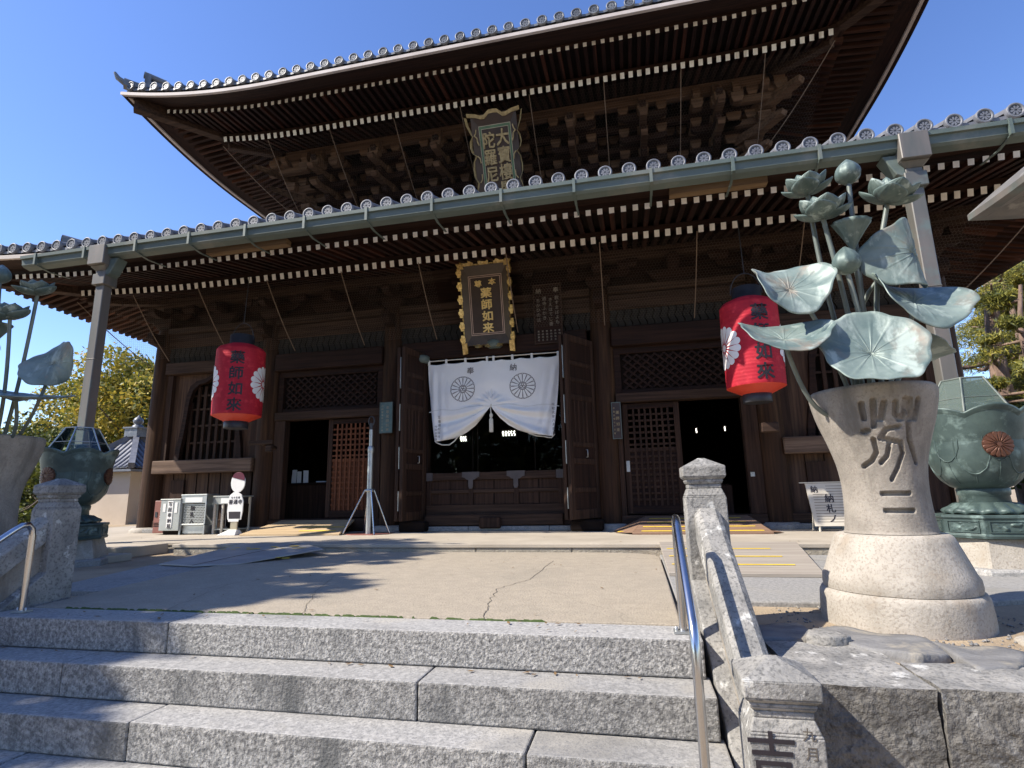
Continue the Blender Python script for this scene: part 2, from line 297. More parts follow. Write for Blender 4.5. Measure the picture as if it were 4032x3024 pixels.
_gl = {}
def glyph(ch, bold=0.0, ext=0.03, res=2):
    key = (ch, bold, ext)
    if key in _gl: return _gl[key]
    cu = bpy.data.curves.new('glyph', 'FONT'); cu.body = ch; cu.size = 1.0; cu.offset = bold; cu.extrude = ext; cu.resolution_u = res
    cu.align_x = 'LEFT'
    ob = bpy.data.objects.new('glyph', cu); COL.objects.link(ob); bpy.context.view_layer.update()
    ev = ob.evaluated_get(bpy.context.evaluated_depsgraph_get()); me = ev.to_mesh()
    vs = [tuple(v.co) for v in me.vertices]; fs = [tuple(p.vertices) for p in me.polygons]
    ev.to_mesh_clear(); bpy.data.objects.remove(ob); bpy.data.curves.remove(cu)
    if vs:
        xs = [v[0] for v in vs]; ys = [v[1] for v in vs]
        cx = (min(xs) + max(xs)) / 2; cy = (min(ys) + max(ys)) / 2
        vs = [(v[0] - cx, v[1] - cy, v[2]) for v in vs]
    _gl[key] = (vs, fs); return _gl[key]
def write(b, items, f, bold=.02, depth=.004, m=0, wide=1.0):
    """items: (character, u, v, size); f(u, v, w) gives the point w metres in front of the surface"""
    for ch, u, v, sz in items:
        vs, fs = glyph(ch)
        for k, (dx, dy) in enumerate([(0, 0)] if bold < .004 else [(-bold, -bold * .6), (bold, bold * .6), (bold * .7, -bold), (-bold * .7, bold)]):     # a thicker stroke from shifted strikes
            b.add([f(u + (x * wide + dx) * sz, v + (y + dy) * sz, (z + .03) / .06 * depth * (1 + .06 * k)) for x, y, z in vs], fs, m)
def column_text(s, u, v0, pitch, size): return [(c, u, v0 - i * pitch, size) for i, c in enumerate(s)]

def petal_outline(r0, r1, hw, n=7):        # one chrysanthemum petal along +u
    pts = [(r0, 0)]
    rc = r1 - hw
    pts.append((rc, -hw))
    pts += [(rc + hw * math.sin(t), -hw * math.cos(t)) for t in [math.pi * k / n for k in range(1, n)]]
    pts.append((rc, hw)); return pts
def crest_fill(b, f, rad, m=0, n=16, w0=0.0, w1=.004, hub=True):
    hw = rad * math.sin(math.pi / n) * .84; r0 = rad * .2; rc = rad - hw
    us = [lerp(r0, rc, i / 6) for i in range(7)] + [rc + hw * math.sin(math.pi / 2 * k / 5) for k in range(1, 6)]
    for k in range(n):
        a = 2 * math.pi * (k + .5) / n; c, s = math.cos(a), math.sin(a); rows = []
        for u in us:
            h = hw * (u - r0) / (rc - r0) if u <= rc else math.sqrt(max(0, hw * hw - (u - rc) ** 2)); rows.append([f(u * c - v * s, u * s + v * c, w1 * (1 if abs(v) < h * .8 else .8)) for v in (-h, -h * .5, 0, h * .5, h)])
        b.grid(rows, m, False)
    if hub: b.grid([[f(rr * rad * math.cos(t), rr * rad * math.sin(t), w1) for t in [2 * math.pi * i / 16 for i in range(16)]] for rr in (.165, .1, .001)], m, False, True)
def strip(b, pts, w, f, m=0, w1=.003, closed=False):   # a drawn line of width w
    n = len(pts); L = []
    for i, p in enumerate(pts):
        q0 = pts[(i - 1) % n] if (closed or i) else pts[i]; q1 = pts[(i + 1) % n] if (closed or i < n - 1) else pts[i]
        dx, dy = q1[0] - q0[0], q1[1] - q0[1]; l = math.hypot(dx, dy) or 1
        L.append(((p[0] - dy / l * w / 2, p[1] + dx / l * w / 2), (p[0] + dy / l * w / 2, p[1] - dx / l * w / 2)))
    rows = [[f(*a, w1) for a, _ in L], [f(*c, w1) for _, c in L]]
    b.grid(rows, m, False, closed)

# ================================================================== SETTING: ground, steps, path, platform
GZ, LOW, PZ, FZ = -0.80, -1.69, -0.743, -0.64          # upper ground, lower ground, path, platform top
b = B()
X0, X1 = -4.42, 0.40
b.add([(-300, 2.72, GZ), (X0, 2.72, GZ), (X0, 3.46, GZ), (X0, 400, GZ), (-300, 400, GZ)], [(0, 1, 2, 3, 4)])
b.add([(X0, 3.46, GZ), (X1, 3.46, GZ), (X1, 400, GZ), (X0, 400, GZ)], [(0, 1, 2, 3)])
b.add([(X1, 2.72, GZ), (300, 2.72, GZ), (300, 400, GZ), (X1, 400, GZ), (X1, 3.46, GZ)], [(0, 1, 2, 3, 4)])
b.add([(-300, -300, LOW), (300, -300, LOW), (300, 2.72, LOW), (-300, 2.72, LOW)], [(0, 1, 2, 3)])
b.add([(X0, 2.72, LOW), (X1, 2.72, LOW), (X1, 3.46, LOW), (X0, 3.46, LOW)], [(0, 1, 2, 3)])
for (xa, xb) in ((-300, X0), (X1, 300)): b.add([(xa, 2.72, LOW), (xb, 2.72, LOW), (xb, 2.72, GZ), (xa, 2.72, GZ)], [(0, 1, 2, 3)])
b.add([(X0, 3.46, LOW), (X1, 3.46, LOW), (X1, 3.46, GZ), (X0, 3.46, GZ)], [(0, 1, 2, 3)])
tag(b.obj('ground', 'earth'), kind='structure')

# stone steps: each course is a row of granite blocks with open joints
steps = thing('stone_steps', 'grey granite steps climbing to the temple forecourt', 'steps', (-2, 2.6, LOW))
rise, tread = 0.19, 0.244
joints = [[-2.93], [-3.42, -1.16], [-2.66, -.55], [-3.3, -1.5], [-2.4]]
for i in range(5):
    y0 = 3.15 - tread * i; zt = PZ - rise * i; y1 = y0 + .30
    xs = [X0 - .05] + joints[i] + [.29 + .02 * i]
    for xa, xb in zip(xs[:-1], xs[1:]):
        b = B(); b.box(xa + .004, xb - .004, y0 + random.uniform(-.003, .003), y1, zt - rise + .003, zt + random.uniform(-.003, .002), 0)
        n = len(b.f); b.m[n - 6 + 2] = 1; b.m[n - 6 + 3] = 1; b.m[n - 6 + 5] = 1
        b.obj('step_block', ['granite', 'granrough'], steps, bevel=.009, seg=2)
b = B()
for k in range(150):
    x = random.uniform(X0 + .3, -.6); u = random.uniform(.02, .10); y = 3.458 + random.uniform(-.008, .006); d = random.uniform(.006, .018); z = PZ + random.uniform(.003, .009)
    b.add([(x, y - d, PZ - .01), (x + u, y - d, PZ - .01), (x + u, y + d, PZ - .01), (x, y + d, PZ - .01), (x + u * .3, y - d * .3, z), (x + u * .7, y - d * .2, z), (x + u * .6, y + d * .4, z), (x + u * .2, y + d * .3, z)], [(4, 5, 6, 7), (0, 1, 5, 4), (1, 2, 6, 5), (2, 3, 7, 6), (3, 0, 4, 7)])
tag(b.obj('moss', 'moss', steps), kind='stuff')

b = B()
left = [(-4.42, 3.47), (-4.60, 4.25), (-4.83, 5.6), (-4.95, 7.4)]
right = [(.2, 7.4 - .42), (.05, 7.22), (-.25, 7.36), (-.6, 7.4)]
poly = [(-4.42, 3.475), (.205, 3.475), (.215, 5.0)] + [(.22, 6.9), (.17, 7.12), (.0, 7.28), (-.3, 7.37), (-.7, 7.395)] + [(-4.95, 7.395), (-4.83, 5.6), (-4.6, 4.25)]
b.prism(poly, lambda x, y: (x, y, PZ - .12), lambda x, y: (x, y, PZ))
tag(b.obj('path', 'path', bevel=.012, seg=2), kind='structure')
b = B()
for L_, wd in [[[[-0.96, 3.46], [-1.07, 4.01], [-1.14, 4.54], [-0.97, 5.1], [-0.97, 6.54]], 0.0055], [[[-2.17, 3.42], [-2.6, 4.28], [-2.97, 5.28]], 0.0035], [[[-3.24, 3.43], [-3.65, 4.58], [-3.3, 5.29]], 0.0035]]:
    pts = []
    for p, q in zip(L_[:-1], L_[1:]):
        for k in range(14):
            t = k / 14; pts.append((lerp(p[0], q[0], t) + .022 * mnoise.noise(Vector((p[0] + t * 6, p[1], 1))) + .008 * random.uniform(-1, 1), lerp(p[1], q[1], t) + .03 * mnoise.noise(Vector((p[1] + t * 6, p[0], 5)))))
    strip(b, pts, wd, lambda u, v, w: (u, v, PZ + .0035))
tag(b.obj('path_cracks', 'crack'), kind='structure')
b = B()
for k in range(150):
    x, y, z = random.choice([(random.uniform(-4.3, .15), random.uniform(3.5, 7.3), PZ), (random.uniform(-4.3, .2), 3.40 + random.uniform(-.2, .03), PZ), (random.uniform(.6, 2.6), random.uniform(2.75, 5), GZ), (random.uniform(-4.3, .2), 3.13 - random.uniform(0, .05), PZ - .19), (random.uniform(-9, 3), random.uniform(7.5, 9.5), -0.64)])
    s_ = random.uniform(.010, .028); a_ = random.uniform(0, 6.28); c_, d_ = math.cos(a_) * s_, math.sin(a_) * s_
    b.add([(x - c_, y - d_, z + .006), (x + d_ * .4, y - c_ * .4, z + .010), (x + c_, y + d_, z + .012), (x - d_ * .4, y + c_ * .4, z + .008)], [(0, 1, 2, 3)])
tag(b.obj('fallen_leaves', 'litter'), kind='stuff')

pl = thing('stone_platform', 'pale stone platform the temple hall stands on', 'platform', (-2.6, 12, GZ))
b = B()
b.prism([(-6.95, 7.40), (8.3, 7.40), (8.3, 28), (-13.6, 28), (-13.6, 7.78), (-6.95, 7.78)], lambda x, y: (x, y, FZ - .05), lambda x, y: (x, y, FZ))
b.obj('paving', 'platform', pl, bevel=.006)
b = B()
for xa, xb in [(-6.93, -4.55), (-4.55, -2.15), (-2.15, -.86), (-.86, 1.35), (1.35, 3.6), (3.6, 8.28)]: b.box(xa + .004, xb - .004, 7.415, 7.75, GZ - .1, FZ - .053)
for xa, xb in [(-13.6, -11.2), (-11.2, -9.1), (-9.1, -7.6), (-7.6, -6.95)]: b.box(xa + .004, xb - .004, 7.795, 8.1, GZ - .1, FZ - .053)
b.box(-6.935, -6.6, 7.75, 8.1, GZ - .1, FZ - .053)
b.obj('kerb', 'platface', pl, bevel=.01, seg=2)

def slab(name, poly, z0, z1, m, label, cat, bevel=.012, group=None, kind=None):
    b = B(); b.prism(poly, lambda x, y: (x, y, z0), lambda x, y: (x, y, z1))
    cx = sum(p[0] for p in poly) / len(poly); cy = sum(p[1] for p in poly) / len(poly)
    return tag(b.obj(name, m, bevel=bevel, seg=2, at=(cx, cy, z0)), label, cat, group, kind)
tag(slab('pavement', [(-4.63, 4.2), (-4.86, 5.6), (-4.98, 7.39), (-5.9, 7.39), (-5.85, 5.9), (-5.3, 4.2)], GZ - .05, PZ - .012, 'granite', None, None), kind='structure')
tag(slab('pavement', [(.235, 4.36), (1.9, 4.36), (4.8, 5.6), (4.8, 5.9), (.235, 5.9)], GZ - .05, PZ - .02, 'granite', None, None), kind='structure')
tag(slab('pavement', [(.235, 5.906), (4.8, 5.906), (4.8, 7.40), (.235, 7.40)], GZ - .05, PZ - .024, 'granite', None, None), kind='structure')

slab('low_step', [(-8.3, 6.35), (-6.98, 6.35), (-6.98, 6.75), (-8.3, 6.75)], GZ, GZ + .10, 'platform', 'low pale stone step just behind the left stone post, the nearer of two', 'step', group='low steps left of the path')
slab('low_step', [(-8.9, 6.95), (-7.35, 6.95), (-7.35, 7.76), (-8.9, 7.76)], GZ, GZ + .15, 'platform', 'low pale stone step against the platform, the farther of two', 'step', group='low steps left of the path')

# retaining wall blocks beside the steps
def rough_block(x0, x1, y0, y1, z0, z1, seed, nx=14, ny=12, nz=10, amp=.018):
    """a hewn block: a subdivided box whose faces are dented"""
    b = B()
    def pt(x, y, z):
        n = mnoise.noise_vector(Vector((x * 5 + seed, y * 5, z * 5))) * amp + mnoise.noise_vector(Vector((x * 16 + seed, y * 16, z * 16))) * amp * .55
        return (x + n.x * .5, y + n.y, z + n.z * .5)
    g = lambda a, c, n: [lerp(a, c, i / n) for i in range(n + 1)]
    X, Y, Z = g(x0, x1, nx), g(y0, y1, ny), g(z0, z1, nz)
    b.grid([[pt(x, y0, z) for x in X] for z in Z], 1, False)
    b.grid([[pt(x, y, z1) for x in X] for y in Y], 0, False)
    b.grid([[pt(x0, y, z) for y in Y[::-1]] for z in Z], 1, False)
    b.grid([[pt(x1, y, z) for y in Y] for z in Z], 1, False)
    b.grid([[pt(x, y1, z) for x in X[::-1]] for z in Z], 1, False)
    return b
rw = thing('retaining_wall', 'rough hewn granite retaining wall on the right of the steps', 'wall', (1.3, 2.7, LOW))
for k, (xa, xb, yb) in enumerate(((.60, 1.085, 3.28), (1.10, 2.05, 2.98), (2.065, 3.3, 3.0), (3.315, 5.2, 3.0))):
    rough_block(xa, xb, 2.62, yb, LOW, GZ + .03, 11 + k * 7, nx=int((xb - xa) * 30), nz=26, ny=14).obj('block', ['granold', 'granwall'], rw)
lw = thing('retaining_wall', 'rough hewn granite retaining wall on the left of the steps', 'wall', (-6, 2.7, LOW))
for k, (xa, xb) in enumerate(((-5.9, -4.86), (-7.4, -5.915))):
    rough_block(xa, xb, 2.62, 3.1, LOW, GZ + .004, 71 + k * 7, nz=14).obj('block', ['granold', 'granwall'], lw)

def stone_post(name, x0, x1, y0, y1, zb, zt, parent, m='granold'):
    """square post: chamfered body, waisted neck, flared cap and low pyramid top"""
    b = B(); h = zt - zb
    def ring(i, z): return [(x0 + i, y0 + i, z), (x1 - i, y0 + i, z), (x1 - i, y1 - i, z), (x0 + i, y1 - i, z)]
    lv = [(0, zb), (0, zt - .245), (.004, zt - .235), (.022, zt - .19), (.022, zt - .165), (.010, zt - .15), (.010, zt - .136), (-.008, zt - .118), (-.008, zt - .055)]
    for (i0, za), (i1, zc) in zip(lv[:-1], lv[1:]): b.hexa(ring(i0, za), ring(i1, zc))
    cx, cy = (x0 + x1) / 2, (y0 + y1) / 2; c = .02
    b.hexa(ring(-.008, zt - .055), [(cx - c, cy - c, zt), (cx + c, cy - c, zt), (cx + c, cy + c, zt), (cx - c, cy + c, zt)])
    return b.obj(name, m, parent, bevel=.006, seg=2)
def balustrade(name, label, fx0, fx1, nx0, nx1, flip, nz=-.655):
    t = thing(name, label, 'balustrade', ((fx0 + fx1) / 2, 3.2, LOW))
    stone_post('upper_post', fx0, fx1, 3.64, 3.87, GZ - .02, .205, t)
    stone_post('lower_post', nx0, nx1, 2.42, 2.68, LOW - .02, nz, t)
    ca, cb = (fx0 + fx1) / 2, (nx0 + nx1) / 2 - .01 * flip
    ya, yb = 3.645, 2.675; za = -.10; sl = -.78
    zb_ = za + sl * (ya - yb)
    def rail(b, w, top, bot, m=0, ridge=.035):
        vs = []
        for x, y, z in ((ca, ya, za), (cb, yb, zb_)):
            vs += [(x - w / 2, y, z - bot), (x + w / 2, y, z - bot), (x + w / 2, y, z - top - ridge), (x + w * .28, y, z - top), (x - w * .28, y, z - top), (x - w / 2, y, z - top - ridge)]
        b.add(vs, [tuple(range(5, -1, -1)), tuple(range(6, 12))] + [(i, (i + 1) % 6, 6 + (i + 1) % 6, 6 + i) for i in range(6)], m)
    b = B(); rail(b, .155, 0, .20); b.obj('rail', 'granold', t, bevel=.008, seg=2)
    b = B()
    def side(w, top, bot):
        b.hexa([(ca - w / 2, ya, za - bot), (ca + w / 2, ya, za - bot), (cb + w / 2, yb, zb_ - bot), (cb - w / 2, yb, zb_ - bot)],
               [(ca - w / 2, ya, za - top), (ca + w / 2, ya, za - top), (cb + w / 2, yb, zb_ - top), (cb - w / 2, yb, zb_ - top)])
    side(.085, .203, .60); b.obj('panel', 'granpink', t)
    b = B(); w = .25
    side(w, .42, 1.05); b.obj('kerb', 'granold', t, bevel=.008, seg=2)
    return t
bal_r = balustrade('stone_balustrade', 'speckled granite balustrade with capped posts right of the steps', .295, .535, .358, .617, 1)
bal_l = balustrade('stone_balustrade', 'shaded granite balustrade with capped post left of the steps', -4.79, -4.56, -4.85, -4.6, -1)
b = B()
cx = (.358 + .617) / 2 - .02
write(b, [('吉', .43, -.968, .185)], lambda u, v, w: (u, 2.42 - w, v), bold=.005, depth=.003)
write(b, [('九', .565, -.885, .05), ('月', .565, -.95, .05), ('日', .565, -1.015, .05)], lambda u, v, w: (u, 2.42 - w, v), bold=0, depth=.002, m=1)
b.obj('carved_letters', ['ink', 'carve'], bal_r)

def handrail(x, label):
    t = thing('handrail', label, 'handrail', (x, 3.0, LOW))
    zt, zk = -.135, -.60
    pts = [(x, 3.285, PZ), (x, 3.285, zt - .09), (x, 3.275, zt - .04), (x, 3.245, zt - .008), (x, 3.20, zt - .012), (x, 3.14, zt - .05),
           (x, 2.62, zk + .05), (x, 2.585, zk), (x, 2.57, zk - .06), (x, 2.565, zk - .15), (x, 2.56, LOW)]
    b = B(); b.tube(pts, .021, 14); b.obj('rail_tube', 'steel', t)
    b = B(); b.box(x - .05, x + .05, 3.245, 3.325, PZ, PZ + .012)
    for dx in (-.036, .036): b.lathe([(.009, PZ + .011), (.009, PZ + .028), (.001, PZ + .033)], x + dx, 3.285, 10)
    b.obj('foot_plate', 'steelm', t); return t
handrail(.20, 'polished steel handrail at the right of the steps')
handrail(-4.28, 'polished steel handrail at the left of the steps')

# flagstones and rubble at the foot of the right vase
def flat_stone(name, poly, z0, z1, m, label, cat, seed, group=None):
    cx = sum(p[0] for p in poly) / len(poly); cy = sum(p[1] for p in poly) / len(poly); n = 40
    # resample the outline, roughen it and dome the top slightly
    per = []
    for i in range(len(poly)):
        p, q = poly[i], poly[(i + 1) % len(poly)]
        for k in range(max(2, int(math.hypot(p[0] - q[0], p[1] - q[1]) / .035))):
            t = k / max(2, int(math.hypot(p[0] - q[0], p[1] - q[1]) / .035)); per.append((lerp(p[0], q[0], t), lerp(p[1], q[1], t)))
    def nz(x, y, s=6): return mnoise.noise(Vector((x * s + seed, y * s, seed * .37)))
    per = [(x + .016 * nz(x, y, 9), y + .016 * nz(x + 5, y, 9)) for x, y in per]
    rows = [[(x, y, z0) for x, y in per]]
    for t, zf in ((1.0, .6), (.985, .9), (.96, 1.0), (.8, 1.0), (.6, 1.0), (.4, 1.0), (.2, 1.0), (0.001, 1.0)):
        rows.append([(cx + (x - cx) * t, cy + (y - cy) * t, z0 + (z1 - z0) * zf + (.014 * nz(cx + (x - cx) * t, cy + (y - cy) * t, 7) if zf > .7 else 0)) for x, y in per])
    b = B(); b.grid(rows, 0, True, True)
    return tag(b.obj(name, m, at=(cx, cy, z0)), label, cat, group)
G_FL = 'flagstones at the foot of the right vase'
flat_stone('flagstone', [(.90, 3.56), (1.03, 3.62), (1.40, 3.40), (1.375, 3.12), (1.20, 3.02), (.99, 3.22)], GZ - .03, GZ + .045, 'slate', 'long dark flagstone slanting down from the vase base', 'stone', 3, G_FL)
flat_stone('flagstone', [(1.385, 3.385), (1.72, 3.20), (1.62, 3.02), (1.53, 2.93), (1.36, 2.90), (1.385, 3.10)], GZ - .03, GZ + .04, 'slate', 'dark flagstone with a broken notch in front of the vase', 'stone', 8, G_FL)
flat_stone('flagstone', [(.58, 3.62), (.88, 3.74), (.90, 3.48), (.84, 3.36), (.58, 3.34)], GZ - .03, GZ + .035, 'slate', 'shaded rough flagstone beside the balustrade', 'stone', 5, G_FL)
flat_stone('flagstone', [(1.50, 2.86), (1.70, 2.99), (2.3, 3.10), (2.3, 3.34), (1.84, 3.16)], GZ - .03, GZ + .014, 'slate', 'flat grey flagstone sunk level with the sandy ground', 'stone', 15, G_FL)
flat_stone('flagstone', [(1.86, 3.36), (2.6, 3.6), (2.7, 3.95), (2.2, 3.8), (1.86, 3.56)], GZ - .03, GZ + .02, 'granpale', 'pale flagstone at the right of the vase foot', 'stone', 25, G_FL)
flat_stone('rubble_stone', [(.84, 3.37), (.98, 3.36), (1.0, 3.26), (.90, 3.22), (.79, 3.27)], GZ - .03, GZ + .075, 'granold', 'small pale rubble stone lit at the edge of the shade', 'stone', 33)
b = B()
for k in range(420):
    a = random.uniform(0, 6.28); r = random.uniform(.44, .66) ; x = 1.53 + r * math.cos(a) * 1.15 ; y = 3.98 + r * math.sin(a)
    if k > 220: x = random.uniform(1.2, 3.2); y = random.uniform(2.9, 3.6)
    s = random.uniform(.004, .014) ; q = [Vector((random.uniform(-1, 1), random.uniform(-1, 1), random.uniform(-.3, 1))).normalized() * s for _ in range(6)]
    z = GZ + s * .5
    b.add([(x + s, y, z), (x, y + s * .8, z), (x - s * .9, y, z), (x, y - s, z), (x + q[0].x * .3, y + q[0].y * .3, z + s * .7), (x, y, z - s)], [(0, 1, 4), (1, 2, 4), (2, 3, 4), (3, 0, 4), (1, 0, 5), (2, 1, 5), (3, 2, 5), (0, 3, 5)])
tag(b.obj('gravel', 'slate'), kind='stuff')

# ================================================================== TEMPLE HALL
C = -2.6
hall = thing('temple_hall', 'large two roofed dark wooden temple hall with grey tiled eaves', 'temple', (C, 12.0, FZ))
XC = [-10.35, -7.575, -4.72, -0.48, 2.335, 5.15]
YF = 10.35                                                   # line of the front columns

LOWR = dict(hwx=7.75, Yf=10.3, hwy=8.0, dB=1.30, zB=4.28, hB=.115, wB=.082, slB=.30, dA=2.35, zA=4.245, hA=.088, wA=.078, slA=.22,
            dW=2.79, zW=4.46, hW=.075, dT=2.75, zT=4.645, slT=.42, dIn=-2.62, R0=.16, S0=5.0, SL=4.0, K=2.0, pit=.348, wm='wr')
UPR = dict(hwx=4.9, Yf=12.95, hwy=4.9, dB=2.35, zB=8.735, hB=.125, wB=.088, slB=.35, dA=3.22, zA=8.885, hA=.09, wA=.074, slA=.09,
           dW=3.77, zW=8.93, hW=.08, dT=3.72, zT=9.17, slT=.50, dIn=-3.2, R0=.47, S0=4.5, SL=4.0, K=2.1, pit=.338, wm='wr')
PIT = .178
def rise(q, s): return q['R0'] * (max(0, abs(s) - q['S0']) / q['SL']) ** q['K']
def frame(q, side):
    ym = q['Yf'] + q['hwy']; hx, hy = q['hwx'], q['hwy']
    return {'front': (lambda s, d, z: (C + s, q['Yf'] - d, z), hx), 'back': (lambda s, d, z: (C - s, ym + hy + d, z), hx),
            'left': (lambda s, d, z: (C - hx - d, ym - s, z), hy), 'right': (lambda s, d, z: (C + hx + d, ym + s, z), hy)}[side]
def rs(q, side, s):                                          # the lift only depends on how near the corner is
    hw = frame(q, side)[1]; return rise(q, abs(s) - hw + q['hwx'])
def zBf(q, side, s, d): return q['zB'] + q['slB'] * (q['dB'] - d) + rs(q, side, s) * min(1, max(0, d / q['dB']))
def zAf(q, side, s, d): return q['zA'] + q['slA'] * (q['dA'] - d) + rs(q, side, s)
def zTf(q, side, s, d):
    t = q['dT'] - d; return q['zT'] - .06 + q['slT'] * t * (.82 + .045 * t) + rs(q, side, s) * max(0, 1 - t / 2.6) ** 1.5

def run(b, q, side, d0, d1, zf, h, m=0, n=60):               # a member swept along the eave
    F, hw = frame(q, side); rows = [[], [], [], []]
    for i in range(n + 1):
        t = -1 + 2 * i / n
        for k, (d, dz) in enumerate(((d1, -h / 2), (d1, h / 2), (d0, h / 2), (d0, -h / 2))):
            s = t * (hw + d); rows[k].append(F(s, d, zf(s) + dz))
    b.grid(rows + [rows[0]], m, False)
    for i in (0, n): b.add([r[i] for r in rows], [(0, 1, 2, 3) if i else (3, 2, 1, 0)], m)
def sheet(b, q, side, ds, zf, m=0, n=60):
    F, hw = frame(q, side)
    b.grid([[F((-1 + 2 * i / n) * (hw + d), d, zf((-1 + 2 * i / n) * (hw + d), d)) for i in range(n + 1)] for d in ds], m, False)

single = []; rest = B(); RM = ['wr', 'wrx', 'white']
def rafters(q, side, keep=None):
    F, hw = frame(q, side); m = 0 if side in ('front', 'back') else 1
    for row, d1, zf, w, h, din in (('B', q['dB'], zBf, q['wB'], q['hB'], -.1), ('A', q['dA'], zAf, q['wA'], q['hA'], q['dB'] - .25)):
        n = int((hw + d1 - .12) / PIT)
        for k in range(-n, n + 1):
            s = k * PIT; d0 = max(din, abs(s) - hw + .06)
            if d1 - d0 < .12: continue
            jz = random.uniform(-.003, .003)
            a = F(s, d1, zf(q, side, s, d1) + jz); e = F(s, d0, zf(q, side, s, d0) + jz)
            if keep and row == keep[0] and keep[1] <= s <= keep[2]:
                bb = B(); bb.beam(a, e, w, h, 0, endm=1); single.append(bb)
            else: rest.beam(a, e, w, h, m, endm=2)

